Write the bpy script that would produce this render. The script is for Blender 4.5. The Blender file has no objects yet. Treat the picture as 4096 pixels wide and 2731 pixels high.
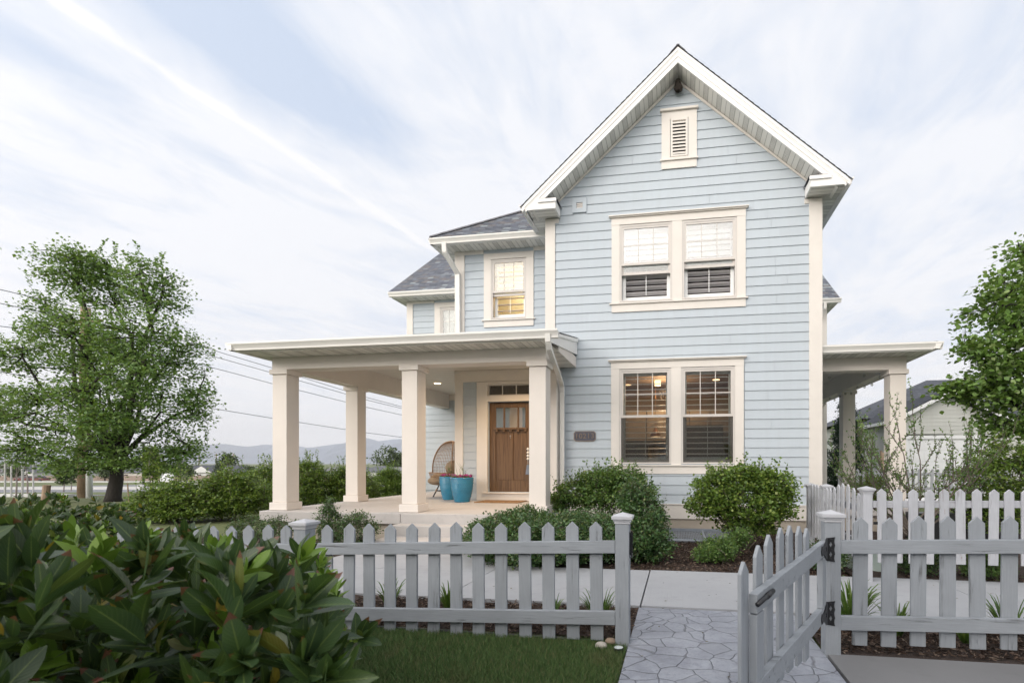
import bpy, math, random
import numpy as np
from mathutils import Vector, Matrix
random.seed(7); RNG=np.random.default_rng(11)
R=math.radians
scene=bpy.context.scene
COL=scene.collection
OFF={}
# ------------------------------------------------------------------ helpers
def tag(o,label=None,cat=None,group=None,kind=None):
    if label: o['label']=label
    if cat: o['category']=cat
    if group: o['group']=group
    if kind: o['kind']=kind
    return o
def thing(name,label,cat,loc=(0,0,0),group=None,rz=0):
    o=bpy.data.objects.new(name,None); o.empty_display_size=.1; COL.objects.link(o)
    o.location=loc; o.rotation_euler=(0,0,rz); OFF[o.as_pointer()]=Vector(loc)
    return tag(o,label,cat,group)
def link(name,me,mat=None,parent=None,smooth=False):
    if mat: me.materials.append(mat)
    o=bpy.data.objects.new(name,me); COL.objects.link(o)
    if parent is not None:
        o.parent=parent; OFF[o.as_pointer()]=OFF[parent.as_pointer()]
    else: OFF[o.as_pointer()]=Vector((0,0,0))
    if smooth: me.polygons.foreach_set('use_smooth',[True]*len(me.polygons))
    return o
def copy_tree(o,parent=None):
    c=o.copy(); COL.objects.link(c); c.parent=parent
    for ch in o.children: copy_tree(ch,c)
    return c
class MB:
    """mesh builder in world coordinates"""
    def __init__(s): s.v=[];s.f=[];s.uv=[];s.has=False
    def face(s,pts,uv=None):
        n=len(s.v); s.v+= [tuple(p) for p in pts]; s.f.append(tuple(range(n,n+len(pts))))
        s.uv+= list(uv) if uv else [(0,0)]*len(pts)
        if uv: s.has=True
    def box(s,x0,x1,y0,y1,z0,z1):
        s.hexa([(x0,y0,z0),(x1,y0,z0),(x1,y1,z0),(x0,y1,z0),(x0,y0,z1),(x1,y0,z1),(x1,y1,z1),(x0,y1,z1)])
        return s
    def hexa(s,p):
        n=len(s.v); s.v+=[tuple(q) for q in p]
        for f in ((0,3,2,1),(4,5,6,7),(0,1,5,4),(1,2,6,5),(2,3,7,6),(3,0,4,7)):
            s.f.append(tuple(n+i for i in f)); s.uv+=[(0,0)]*4
        return s
    def prism(s,pts,d):
        """extrude planar polygon pts (3d) by vector d"""
        n=len(s.v);k=len(pts);d=Vector(d)
        s.v+=[tuple(p) for p in pts]+[tuple(Vector(p)+d) for p in pts]
        s.f.append(tuple(range(n,n+k))[::-1]); s.f.append(tuple(range(n+k,n+2*k))); s.uv+=[(0,0)]*(2*k)
        for i in range(k):
            j=(i+1)%k; s.f.append((n+i,n+j,n+k+j,n+k+i)); s.uv+=[(0,0)]*4
        return s
    def obox(s,o,ax,ay,az):
        o,ax,ay,az=map(Vector,(o,ax,ay,az))
        return s.hexa([o,o+ax,o+ax+ay,o+ay,o+az,o+ax+az,o+ax+ay+az,o+ay+az])
    def tube(s,path,rad,n=8,cap=True):
        path=[Vector(p) for p in path]
        if not hasattr(rad,'__len__'): rad=[rad]*len(path)
        base=len(s.v); up=Vector((.13,.29,.95)).normalized()
        for i,p in enumerate(path):
            a=path[max(i-1,0)];b=path[min(i+1,len(path)-1)]
            t=(b-a); t=t.normalized() if t.length>1e-9 else Vector((0,0,1))
            u=t.cross(up)
            if u.length<.1: u=t.cross(Vector((1,0,0)))
            u.normalize(); w=t.cross(u)
            for k in range(n):
                an=2*math.pi*k/n; s.v.append(tuple(p+(u*math.cos(an)+w*math.sin(an))*rad[i]))
        for i in range(len(path)-1):
            for k in range(n):
                a=base+i*n+k;b=base+i*n+(k+1)%n
                s.f.append((a,b,b+n,a+n)); s.uv+=[(0,0)]*4
        if cap:
            s.f.append(tuple(base+k for k in range(n))[::-1]); s.uv+=[(0,0)]*n
            e=base+(len(path)-1)*n
            s.f.append(tuple(e+k for k in range(n))); s.uv+=[(0,0)]*n
        return s
    def lathe(s,c,prof,n=32,fr=None):
        base=len(s.v)
        for (r,z) in prof:
            for k in range(n):
                an=2*math.pi*k/n; s.v.append((c[0]+r*math.cos(an),c[1]+r*math.sin(an),c[2]+z))
        for i in range(len(prof)-1):
            for k in range(n):
                a=base+i*n+k;b=base+i*n+(k+1)%n
                s.f.append((a,b,b+n,a+n)); s.uv+=[(0,0)]*4
        return s
    def ball(s,c,rx,ry,rz,n=12,m=8):
        prof=[(math.sin(math.pi*i/m),-math.cos(math.pi*i/m)) for i in range(m+1)]
        base=len(s.v)
        for (r,z) in prof:
            for k in range(n):
                an=2*math.pi*k/n; s.v.append((c[0]+rx*max(r,1e-4)*math.cos(an),c[1]+ry*max(r,1e-4)*math.sin(an),c[2]+rz*z))
        for i in range(m):
            for k in range(n):
                a=base+i*n+k;b=base+i*n+(k+1)%n
                s.f.append((a,b,b+n,a+n)); s.uv+=[(0,0)]*4
        return s
    def build(s,name,mat,parent=None,smooth=False,bevel=0):
        me=bpy.data.meshes.new(name)
        off=OFF[parent.as_pointer()] if parent is not None else Vector((0,0,0))
        me.from_pydata([(a-off.x,b-off.y,c-off.z) for a,b,c in s.v],[],s.f)
        if s.has:
            l=me.uv_layers.new(name='UVMap'); l.data.foreach_set('uv',np.array(s.uv,dtype=np.float32).ravel())
        me.update()
        o=link(name,me,mat,parent,smooth)
        if bevel:
            b=o.modifiers.new('bevel','BEVEL'); b.width=bevel; b.segments=2; b.limit_method='ANGLE'; b.angle_limit=R(40)
        return o
def box(name,mat,parent,*a,bevel=0): return MB().box(*a).build(name,mat,parent,bevel=bevel)
def np_mesh(name,V,F,mat,parent=None,uv=None,smooth=False):
    me=bpy.data.meshes.new(name)
    off=OFF[parent.as_pointer()] if parent is not None else Vector((0,0,0))
    V=V.reshape(-1,3)-np.array(off); k=F.shape[1]
    me.vertices.add(len(V)); me.vertices.foreach_set('co',V.astype(np.float32).ravel())
    me.loops.add(F.size); me.loops.foreach_set('vertex_index',F.astype(np.int32).ravel())
    me.polygons.add(len(F)); me.polygons.foreach_set('loop_start',np.arange(0,F.size,k,dtype=np.int32))
    me.polygons.foreach_set('loop_total',np.full(len(F),k,dtype=np.int32))
    if uv is not None:
        l=me.uv_layers.new(name='UVMap'); l.data.foreach_set('uv',uv.astype(np.float32).ravel())
    me.update(calc_edges=True); me.validate()
    return link(name,me,mat,parent,smooth)
def lap(mb,O,U,V,N,exp,n,xr,th=.014,thin=.002,v0=0,gap=.006,joint=0,jl=(2.2,3.6)):
    """overlapping courses (clapboards / shingles): real stepped boards"""
    O,U,V,N=map(Vector,(O,U,V,N))
    for i in range(n):
        a=v0+i*exp;b=a+exp
        lo=xr(a+1e-4);hi=xr(b-1e-4)
        if not lo or not hi or len(lo)!=len(hi): 
            mid=xr((a+b)/2); lo=hi=mid
        segs=[]
        for (p,q),(p2,q2) in zip(lo,hi):
            if q-p<.004 and q2-p2<.004: continue
            if joint and random.random()<joint and q-p>1.2:
                j=random.uniform(p+.4,q-.4); segs+=[((p,j-gap/2),(p2,j-gap/2)),((j+gap/2,q),(j+gap/2,q2))]
            else: segs.append(((p,q),(p2,q2)))
        for (p,q),(p2,q2) in segs:
            A=O+U*p+V*a+N*th;B=O+U*q+V*a+N*th;C=O+U*q2+V*b+N*thin;D=O+U*p2+V*b+N*thin
            mb.face([A,B,C,D],[(p,a),(q,a),(q2,b),(p2,b)])
            A2=O+U*p+V*a+N*0;B2=O+U*q+V*a
            mb.face([A2,B2,B,A],[(p,a),(q,a),(q,a),(p,a)])
def minus(iv,holes):
    for h0,h1 in holes:
        out=[]
        for a,b in iv:
            if h1<=a or h0>=b: out.append((a,b)); continue
            if h0>a: out.append((a,h0))
            if h1<b: out.append((h1,b))
        iv=out
    return iv
# ------------------------------------------------------------------ materials
MATS={}
def nodes(name):
    m=bpy.data.materials.new(name); m.use_nodes=True; nt=m.node_tree; nt.nodes.clear(); MATS[name]=m
    out=nt.nodes.new('ShaderNodeOutputMaterial'); bs=nt.nodes.new('ShaderNodeBsdfPrincipled')
    nt.links.new(bs.outputs[0],out.inputs[0])
    return m,nt,bs,out
class NT:
    def __init__(s,nt): s.nt=nt
    def n(s,t,**k):
        x=s.nt.nodes.new('ShaderNode'+t)
        for a,b in k.items(): setattr(x,a,b)
        return x
    def l(s,a,b): s.nt.links.new(a,b)
    def put(s,sock,val):
        if isinstance(val,bpy.types.NodeSocket): s.l(val,sock)
        else:
            try: sock.default_value=val
            except Exception: sock.default_value=tuple(val)+(1,) if len(val)==3 else val
    def math(s,op,a,b=0,c=0,clamp=False):
        x=s.n('Math',operation=op,use_clamp=clamp); s.put(x.inputs[0],a); s.put(x.inputs[1],b); s.put(x.inputs[2],c); return x.outputs[0]
    def mix(s,f,a,b,blend='MIX'):
        x=s.n('Mix',data_type='RGBA',blend_type=blend); s.put(x.inputs[0],f); s.put(x.inputs[6],col(a)); s.put(x.inputs[7],col(b)); return x.outputs[2]
    def noise(s,vec,scale,detail=4,rough=.55,dist=0,out='Fac'):
        x=s.n('TexNoise'); 
        if vec is not None: s.l(vec,x.inputs['Vector'])
        x.inputs['Scale'].default_value=scale;x.inputs['Detail'].default_value=detail;x.inputs['Roughness'].default_value=rough;x.inputs['Distortion'].default_value=dist
        return x.outputs[out]
    def ramp(s,f,stops,interp='LINEAR'):
        x=s.n('ValToRGB'); s.l(f,x.inputs[0]); cr=x.color_ramp; cr.interpolation=interp
        while len(cr.elements)<len(stops): cr.elements.new(.5)
        for e,(p,c) in zip(cr.elements,stops): e.position=p; e.color=col(c)
        return x.outputs[0]
    def coord(s,which='Object',scale=None,rot=None,loc=None):
        x=s.n('TexCoord').outputs[which]
        if scale or rot or loc:
            m=s.n('Mapping'); s.l(x,m.inputs[0])
            if scale: m.inputs['Scale'].default_value=scale
            if rot: m.inputs['Rotation'].default_value=rot
            if loc is not None and not isinstance(loc,bpy.types.NodeSocket): m.inputs['Location'].default_value=loc
            return m.outputs[0]
        return x
    def bump(s,h,strength=.3,dist=.01,normal=None):
        b=s.n('Bump'); b.inputs['Strength'].default_value=strength; b.inputs['Distance'].default_value=dist; s.l(h,b.inputs['Height'])
        if normal: s.l(normal,b.inputs['Normal'])
        return b.outputs[0]
def col(c):
    if isinstance(c,bpy.types.NodeSocket): return c
    if isinstance(c,(int,float)): return (c,c,c,1)
    return tuple(c)+(1,) if len(c)==3 else c
def simple(name,c,rough=.6,var=.08,scale=3,bump=0,bscale=60,metal=0,spec=.5,c2=None,dirt=0,emit=None):
    m,nt,bs,out=nodes(name); T=NT(nt)
    co=T.coord('Object')
    f=T.noise(co,scale,5,.6)
    d=c2 or tuple(x*(1-var*2) for x in c)
    cc=T.mix(T.math('SMOOTH_MIN',T.math('MULTIPLY_ADD',f,2.2,-.6,clamp=True),1,.1),d,tuple(min(1,x*(1+var)) for x in c) if not c2 else c)
    if dirt:
        g=T.noise(T.coord('Object',scale=(1,1,.25)),1.7,6,.65)
        cc=T.mix(T.math('MULTIPLY_ADD',g,dirt*3,-dirt*1.45,clamp=True),cc,tuple(x*.55 for x in c))
    T.put(bs.inputs['Base Color'],cc); bs.inputs['Roughness'].default_value=rough; bs.inputs['Metallic'].default_value=metal
    bs.inputs['Specular IOR Level'].default_value=spec
    if bump: T.l(T.bump(T.noise(co,bscale,4,.6),bump,.004),bs.inputs['Normal'])
    return m
# ---- siding
def siding_mat(name,c):
    m,nt,bs,out=nodes(name); T=NT(nt)
    uv=T.n('UVMap').outputs[0]
    sx=T.n('SeparateXYZ'); T.l(uv,sx.inputs[0])
    row=T.math('FLOOR',T.math('DIVIDE',T.math('ADD',sx.outputs[1],.0005),.182))
    cx=T.n('CombineXYZ'); T.l(T.math('FLOOR',T.math('DIVIDE',T.math('ADD',sx.outputs[0],T.math('MULTIPLY',row,1.37)),3.66)),cx.inputs[0]); T.l(row,cx.inputs[1])
    wn=T.n('TexWhiteNoise',noise_dimensions='2D'); T.l(cx.outputs[0],wn.inputs[0])
    big=T.noise(T.coord('Object'),.9,4,.6)
    f=T.math('ADD',T.math('MULTIPLY',wn.outputs[0],.5),T.math('MULTIPLY',big,.5))
    cc=T.mix(f,tuple(x*.93 for x in c),tuple(min(1,x*1.05) for x in c))
    gr=T.noise(T.coord('Object',scale=(1,1,14)),9,5,.65)
    cc=T.mix(T.math('MULTIPLY_ADD',gr,.9,-.35,clamp=True),cc,tuple(x*.94 for x in c))
    sk=T.noise(T.coord('Object',scale=(7,7,.35)),1.4,5,.6); cc=T.mix(T.math('MULTIPLY_ADD',sk,1.1,-.42,clamp=True),cc,tuple(x*y for x,y in zip(c,(.90,.885,.87))))
    sp=T.noise(T.coord('Object'),35,2,.5)
    cc=T.mix(T.math('MULTIPLY',T.math('GREATER_THAN',sp,.76),.35),cc,tuple(x*.6 for x in c))
    T.put(bs.inputs['Base Color'],cc); bs.inputs['Roughness'].default_value=.62; bs.inputs['Specular IOR Level'].default_value=.3
    T.l(T.bump(gr,.25,.003),bs.inputs['Normal'])
    return m
SIDE=siding_mat('pale_blue_lap_siding',(.485,.54,.588))
SIDEG=siding_mat('grey_green_lap_siding',(.50,.51,.49))
TRIM=simple('cream_trim_paint',(.72,.68,.63),.55,.025,2.5,.12,180,dirt=.10)
BEAM=simple('cream_painted_stucco_board',(.73,.675,.62),.6,.025,2,.15,260,dirt=.06)
ALU=simple('white_aluminium',(.78,.765,.73),.42,.02,2,.03,8,dirt=.12)
FASC=simple('white_fascia',(.83,.82,.80),.45,.02,2,.05,30,dirt=.05)
def soffit_mat():
    m,nt,bs,out=nodes('vented_aluminium_soffit'); T=NT(nt)
    sx=T.n('SeparateXYZ'); T.l(T.n('UVMap').outputs[0],sx.inputs[0])
    v=T.math('DIVIDE',sx.outputs[0],.11); fr=T.math('FRACT',v); ix=T.math('FLOOR',v)
    line=T.math('GREATER_THAN',fr,.90)
    md=T.math('MODULO',T.math('ABSOLUTE',ix),3); vent=T.math('LESS_THAN',md,.5)
    dots=T.n('TexVoronoi'); dots.inputs['Scale'].default_value=1; dots.inputs['Randomness'].default_value=0
    mp=T.n('Mapping'); mp.inputs['Scale'].default_value=(110,110,1); T.l(T.n('UVMap').outputs[0],mp.inputs[0]); T.l(mp.outputs[0],dots.inputs['Vector'])
    hole=T.math('MULTIPLY',T.math('LESS_THAN',dots.outputs['Distance'],.33),vent)
    c=T.mix(hole,(.78,.765,.715),(.30,.29,.27)); c=T.mix(T.math('MULTIPLY',line,.7),c,(.22,.21,.19))
    T.put(bs.inputs['Base Color'],c); bs.inputs['Roughness'].default_value=.5
    h=T.math('SUBTRACT',1,T.math('MULTIPLY',T.math('GREATER_THAN',fr,.86),1)); T.l(T.bump(h,.8,.01),bs.inputs['Normal'])
    return m
SOF=soffit_mat()
def shingle_mat(name,stops,w=.19,e=.135):
    m,nt,bs,out=nodes(name); T=NT(nt)
    sx=T.n('SeparateXYZ'); T.l(T.n('UVMap').outputs[0],sx.inputs[0])
    row=T.math('FLOOR',T.math('DIVIDE',T.math('ADD',sx.outputs[1],.001),e))
    wn0=T.n('TexWhiteNoise',noise_dimensions='1D'); T.l(row,wn0.inputs['W'])
    u=T.math('ADD',T.math('DIVIDE',sx.outputs[0],w),T.math('MULTIPLY',wn0.outputs[0],7.3)); cell=T.math('FLOOR',u)
    cx=T.n('CombineXYZ'); T.l(cell,cx.inputs[0]); T.l(row,cx.inputs[1])
    wn=T.n('TexWhiteNoise',noise_dimensions='2D'); T.l(cx.outputs[0],wn.inputs[0])
    c=T.ramp(wn.outputs[0],stops,'CONSTANT')
    g=T.noise(T.coord('Object'),140,2,.7); c=T.mix(T.math('MULTIPLY_ADD',g,1.6,-.5,clamp=True),T.mix(.5,c,(.04,.045,.055)),c)
    ed=T.math('LESS_THAN',T.math('FRACT',u),.06); c=T.mix(T.math('MULTIPLY',ed,.6),c,(.02,.02,.025))
    T.put(bs.inputs['Base Color'],c); bs.inputs['Roughness'].default_value=.9
    T.l(T.bump(T.math('ADD',g,T.math('MULTIPLY',wn.outputs[0],1.5)),.5,.006),bs.inputs['Normal'])
    return m
SHIN=shingle_mat('blended_asphalt_shingle',[(0,(.15,.165,.20)),(.2,(.22,.245,.29)),(.38,(.25,.235,.24)),(.52,(.18,.195,.24)),(.68,(.31,.34,.375)),(.8,(.21,.22,.25)),(.92,(.40,.45,.47))])
SHIN2=shingle_mat('dark_slate_shingle',[(0,(.06,.068,.085)),(.4,(.075,.082,.10)),(.75,(.09,.10,.12))])
def conc(name,c,c2,stain=.3,broom=0,jx=None):
    m,nt,bs,out=nodes(name); T=NT(nt); co=T.coord('Object')
    a=T.noise(co,1.1,6,.65); b=T.noise(co,7,5,.7); g=T.noise(co,90,3,.7)
    k=T.mix(T.math('MULTIPLY_ADD',a,1.9,-.45,clamp=True),c2,c)
    k=T.mix(T.math('MULTIPLY_ADD',b,stain*4,-stain*2.2,clamp=True),k,tuple(x*.72 for x in c2))
    k=T.mix(T.math('MULTIPLY_ADD',g,.8,-.3,clamp=True),k,tuple(x*.88 for x in c))
    T.put(bs.inputs['Base Color'],k); bs.inputs['Roughness'].default_value=.85; bs.inputs['Specular IOR Level'].default_value=.25
    h=g
    if broom:
        h=T.math('ADD',g,T.math('MULTIPLY',T.noise(T.coord('Object',scale=(90,1.2,1)),1,3,.6),2))
    T.l(T.bump(h,.35,.004),bs.inputs['Normal'])
    return m
CONC=conc('porch_concrete',(.52,.49,.47),(.42,.405,.39),.5)
WALK=conc('broomed_concrete',(.375,.385,.405),(.30,.31,.33),.5,1)
CONCR=conc('grey_concrete_slab',(.20,.202,.208),(.16,.162,.168),.3)
def stamped_mat():
    m,nt,bs,out=nodes('stamped_flagstone_concrete'); T=NT(nt)
    co=T.coord('Object',scale=(1,1.12,.01))
    nz=T.n('TexNoise'); T.l(co,nz.inputs['Vector']); nz.inputs['Scale'].default_value=3.2; nz.inputs['Detail'].default_value=2
    vm=T.n('VectorMath',operation='MULTIPLY_ADD'); T.l(nz.outputs['Color'],vm.inputs[0]); vm.inputs[1].default_value=(.16,.16,0); T.l(co,vm.inputs[2])
    vo=T.n('TexVoronoi',feature='DISTANCE_TO_EDGE'); T.l(vm.outputs[0],vo.inputs['Vector']); vo.inputs['Scale'].default_value=5.5; vo.inputs['Randomness'].default_value=.85
    vc=T.n('TexVoronoi',feature='F1'); T.l(vm.outputs[0],vc.inputs['Vector']); vc.inputs['Scale'].default_value=5.5; vc.inputs['Randomness'].default_value=.85
    d=vo.outputs['Distance']
    j=T.math('SUBTRACT',1,T.math('MULTIPLY',d,46,clamp=True),clamp=True)
    a=T.noise(co,2.4,6,.7); b=T.noise(co,26,5,.75,.6)
    k=T.mix(T.math('MULTIPLY_ADD',a,2.4,-.7,clamp=True),(.18,.195,.235),(.37,.395,.45))
    k=T.mix(T.math('MULTIPLY_ADD',b,3.4,-1.65,clamp=True),k,(.17,.175,.20))
    sc=T.n('SeparateColor'); T.l(vc.outputs['Color'],sc.inputs[0]); k=T.mix(T.math('MULTIPLY',sc.outputs[0],.55),k,(.225,.24,.275))
    k=T.mix(T.math('MULTIPLY',j,.48),k,(.12,.12,.13))
    T.put(bs.inputs['Base Color'],k); bs.inputs['Roughness'].default_value=.62
    h=T.math('SUBTRACT',T.math('MULTIPLY',b,.22),j)
    T.l(T.bump(h,.9,.012),bs.inputs['Normal'])
    return m
STAMP=stamped_mat()
def wood_paint(name,c,crack,peel=0,cf=.5):
    """weathered painted board; grain runs along each object's local Z or X (use axis)"""
    ms=[]
    for ax in 'zx':
        m,nt,bs,out=nodes(name+'_'+('upright' if ax=='z' else 'lengthwise')); T=NT(nt)
        sc=(22,22,1.3) if ax=='z' else (1.3,22,22)
        tc=T.n('TexCoord').outputs['Object']; oi=T.n('ObjectInfo').outputs['Random']
        vm=T.n('VectorMath',operation='ADD'); T.l(tc,vm.inputs[0]); cb=T.n('CombineXYZ'); T.l(T.math('MULTIPLY',oi,37),cb.inputs[0]); T.l(T.math('MULTIPLY',oi,91),cb.inputs[2]); T.l(T.math('MULTIPLY',oi,13),cb.inputs[1]); T.l(cb.outputs[0],vm.inputs[1])
        mp=T.n('Mapping'); mp.inputs['Scale'].default_value=sc; T.l(vm.outputs[0],mp.inputs[0])
        g=T.noise(mp.outputs[0],1.6,6,.7,.35); g2=T.noise(mp.outputs[0],5,4,.6,.2)
        mask=T.noise(vm.outputs[0],6,3,.6)
        cr=T.math('MULTIPLY',T.math('MULTIPLY_ADD',g,9,-5.2,clamp=True),T.math('MULTIPLY_ADD',mask,4,-1.5,clamp=True))
        k=T.mix(T.math('MULTIPLY_ADD',T.noise(vm.outputs[0],4,4,.6),2,-.5,clamp=True),tuple(x*.86 for x in c),tuple(min(1,x*1.06) for x in c))
        k=T.mix(T.math('MULTIPLY_ADD',g2,1.6,-.6,clamp=True),k,tuple(x*.78 for x in c))
        k=T.mix(T.math('MULTIPLY',cr,cf),k,crack)
        if peel:
            pz=T.math('MULTIPLY',T.math('GREATER_THAN',T.noise(mp.outputs[0],.9,5,.7),.62),T.math('GREATER_THAN',mask,.58))
            k=T.mix(T.math('MULTIPLY',pz,peel),k,(.26,.19,.14))
        k=T.mix(T.math('MULTIPLY',oi,.12),k,tuple(x*.6 for x in c))
        T.put(bs.inputs['Base Color'],k); bs.inputs['Roughness'].default_value=.7; bs.inputs['Specular IOR Level'].default_value=.3
        T.l(T.bump(T.math('SUBTRACT',T.math('MULTIPLY',g2,.5),cr),.7,.006),bs.inputs['Normal'])
        ms.append(m)
    return ms
FZ,FX=wood_paint('weathered_grey_fence_paint',(.29,.315,.345),(.07,.07,.07),0,.8)
WZ,WX=wood_paint('weathered_pale_fence_paint',(.45,.465,.50),(.22,.19,.18),.7,.7)
def door_mat():
    m,nt,bs,out=nodes('stained_brown_door_wood'); T=NT(nt)
    g=T.noise(T.coord('Object',scale=(26,26,1.1)),1.3,7,.7,.5)
    k=T.ramp(g,[(0,(.035,.018,.010)),(.45,(.10,.054,.025)),(.6,(.16,.092,.044)),(1,(.22,.135,.068))])
    T.put(bs.inputs['Base Color'],k); bs.inputs['Roughness'].default_value=.45
    T.l(T.bump(g,.25,.003),bs.inputs['Normal']); return m
DOOR=door_mat()
def glass_mat(name,tint=(1,1,1),refl=.10):
    m=bpy.data.materials.new(name); m.use_nodes=True; nt=m.node_tree; nt.nodes.clear(); T=NT(nt)
    out=T.n('OutputMaterial'); tr=T.n('BsdfTransparent'); tr.inputs[0].default_value=col(tint); gl=T.n('BsdfGlossy'); gl.inputs['Roughness'].default_value=.01
    lw=T.n('Fresnel'); lw.inputs['IOR'].default_value=1.5
    f=T.math('ADD',T.math('MULTIPLY',lw.outputs[0],1.6),refl,clamp=True)
    wv=T.noise(T.coord('Object'),1.6,2,.5); T.l(T.bump(wv,.15,.01),gl.inputs['Normal'])
    mx=T.n('MixShader'); T.l(f,mx.inputs[0]); T.l(tr.outputs[0],mx.inputs[1]); T.l(gl.outputs[0],mx.inputs[2]); T.l(mx.outputs[0],out.inputs[0]); return m
GLASS=glass_mat('window_glass',(.93,.95,.94),.05)
GLASSU=glass_mat('sky_reflecting_window_glass',(.93,.95,.96),.14)
GLASSD=glass_mat('door_glass',(.6,.58,.55),.8)
SCREEN=glass_mat('insect_screen',(.8,.8,.8),0)
VINYL=simple('almond_vinyl_window_frame',(.60,.565,.53),.4,.02)
SHUT=simple('white_louvre_paint',(.72,.74,.74),.45,.02)
SHUT2=simple('bright_white_louvre_paint',(.86,.87,.86),.4,.01)
SHUT3=simple('shaded_open_louvre',(.50,.48,.49),.45,.02)  # open slats of the white shutters, their shade put into the colour
ROOM=simple('warm_brown_room_wall',(.20,.145,.105),.8,.1)
ROOMY=simple('ochre_room_wall',(.62,.40,.13),.8,.08)
CAB=simple('cream_kitchen_cabinet',(.45,.36,.26),.5,.05)
DARKAP=simple('dark_kitchen_appliance',(.05,.045,.05),.3,.1)
IRON=simple('black_painted_iron',(.012,.013,.016),.38,.2,20,.2,80)
METG=simple('grey_painted_steel',(.23,.26,.30),.5,.08,8,.1,60)
NEST=simple('dry_mud_and_straw',(.045,.035,.028),.95,.4,30,.9,60)
BULB=glass_mat('clear_bulb_glass',(.85,.85,.8),.15)
RATT=simple('woven_rattan',(.40,.25,.145),.65,.25,25,.4,90)
CUSH=simple('tan_canvas_cushion',(.36,.27,.18),.9,.12,6,.3,120)
MATT=simple('brown_coir_mat',(.30,.17,.075),.95,.25,14,.9,150)
SOIL=simple('dark_potting_soil',(.03,.022,.016),.95,.3,20,.8,60)
BRICK=simple('tan_block_wall',(.30,.235,.20),.9,.1,1)
WHITEP=simple('white_vinyl',(.72,.73,.75),.45,.02)
DARKCAR=simple('dark_red_car_paint',(.14,.03,.03),.25,.1)
PLAQ=simple('dark_bronze_plaque',(.10,.105,.135),.45,.15,9,.2,60,metal=.3)
PLAQ2=simple('raised_bronze_edge',(.25,.19,.155),.45,.1,metal=.3)
TAR=simple('asphalt',(.20,.205,.22),.9,.08,.6,.4,50)
KERB=simple('pale_concrete_kerb',(.55,.55,.55),.85,.05,.5)
FNDN=simple('painted_foundation_stucco',(.42,.37,.31),.85,.06,2,.5,50)
POLEW=simple('utility_pole_wood',(.33,.235,.165),.9,.2,3,.5,12)
WIRE=simple('dark_power_cable',(.10,.11,.13),.6,.05)
BLUEGR=simple('blue_grey_cloth',(.16,.20,.27),.8,.1)
def teal_mat():
    m,nt,bs,out=nodes('teal_glazed_ceramic'); T=NT(nt); co=T.coord('Object')
    k=T.mix(T.noise(co,6,4,.6),(.015,.15,.27),(.03,.26,.42)); T.put(bs.inputs['Base Color'],k); bs.inputs['Roughness'].default_value=.16
    bs.inputs['Coat Weight'].default_value=.5; bs.inputs['Coat Roughness'].default_value=.06
    return m
TEAL=teal_mat()
def emit_mat(name,c,s):
    m,nt,bs,out=nodes(name); bs.inputs['Base Color'].default_value=col(c); bs.inputs['Emission Color'].default_value=col(c); bs.inputs['Emission Strength'].default_value=s; return m
LAMP=emit_mat('warm_lamp_lens',(1,.72,.42),9)
LAMP2=emit_mat('warm_indoor_lamp',(1,.66,.34),2.6)
def mulch_mat():
    m,nt,bs,out=nodes('dark_wood_mulch'); T=NT(nt); co=T.coord('Object')
    a=T.noise(co,34,5,.75,1.2); b=T.noise(co,5,4,.6)
    k=T.ramp(a,[(.3,(.016,.011,.009)),(.52,(.055,.036,.028)),(.68,(.115,.08,.062)),(.8,(.20,.15,.12))])
    k=T.mix(T.math('MULTIPLY_ADD',b,1,-.2,clamp=True),k,T.mix(.5,k,(.03,.02,.016)))
    T.put(bs.inputs['Base Color'],k); bs.inputs['Roughness'].default_value=.95; T.l(T.bump(a,1,.03),bs.inputs['Normal']); return m
MULCH=mulch_mat()
def island_mat(name,stops,rough=.9,spec=.2,trans=0):
    m,nt,bs,out=nodes(name); T=NT(nt)
    k=T.ramp(T.n('NewGeometry').outputs['Random Per Island'],stops)
    T.put(bs.inputs['Base Color'],k); bs.inputs['Roughness'].default_value=rough; bs.inputs['Specular IOR Level'].default_value=spec
    if trans:
        tl=T.n('BsdfTranslucent'); T.l(T.mix(.6,k,(.25,.35,.03),'MIX'),tl.inputs[0]); mx=T.n('MixShader'); mx.inputs[0].default_value=trans
        T.l(bs.outputs[0],mx.inputs[1]); T.l(tl.outputs[0],mx.inputs[2]); T.l(mx.outputs[0],out.inputs[0])
    return m
CHIP=island_mat('mulch_chips',[(0,(.02,.014,.011)),(.5,(.06,.04,.03)),(.85,(.13,.09,.07)),(1,(.24,.19,.15))])
L_TREE=island_mat('pear_leaf',[(0,(0.068,0.138,0.035)),(.4,(0.117,0.220,0.056)),(.75,(0.165,0.284,0.079)),(1,(0.303,0.405,0.160))],.45,.5,.35)
L_TREE2=island_mat('linden_leaf',[(0,(0.082,0.154,0.034)),(.5,(0.134,0.244,0.053)),(.85,(0.198,0.314,0.085)),(1,(0.342,0.432,0.188))],.4,.5,.3)
L_BUSH=island_mat('mid_green_bush_leaf',[(0,(0.047,0.101,0.027)),(.5,(0.081,0.162,0.041)),(.85,(0.135,0.230,0.054)),(1,(0.230,0.311,0.095))],.42,.45,.25)
L_BUSHY=island_mat('yellow_green_bush_leaf',[(0,(0.062,0.119,0.022)),(.5,(0.112,0.194,0.037)),(.85,(0.188,0.275,0.050)),(1,(0.312,0.375,0.088))],.42,.45,.3)
L_DARK=island_mat('dark_boxy_leaf',[(0,(0.027,0.065,0.022)),(.5,(0.047,0.108,0.034)),(.85,(0.081,0.162,0.047)),(1,(0.162,0.176,0.068))],.4,.5,.15)
L_GOLD=island_mat('golden_green_leaf',[(0,(.08,.09,.015)),(.6,(.16,.17,.03)),(1,(.26,.25,.06))],.5,.4,.25)
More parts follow.
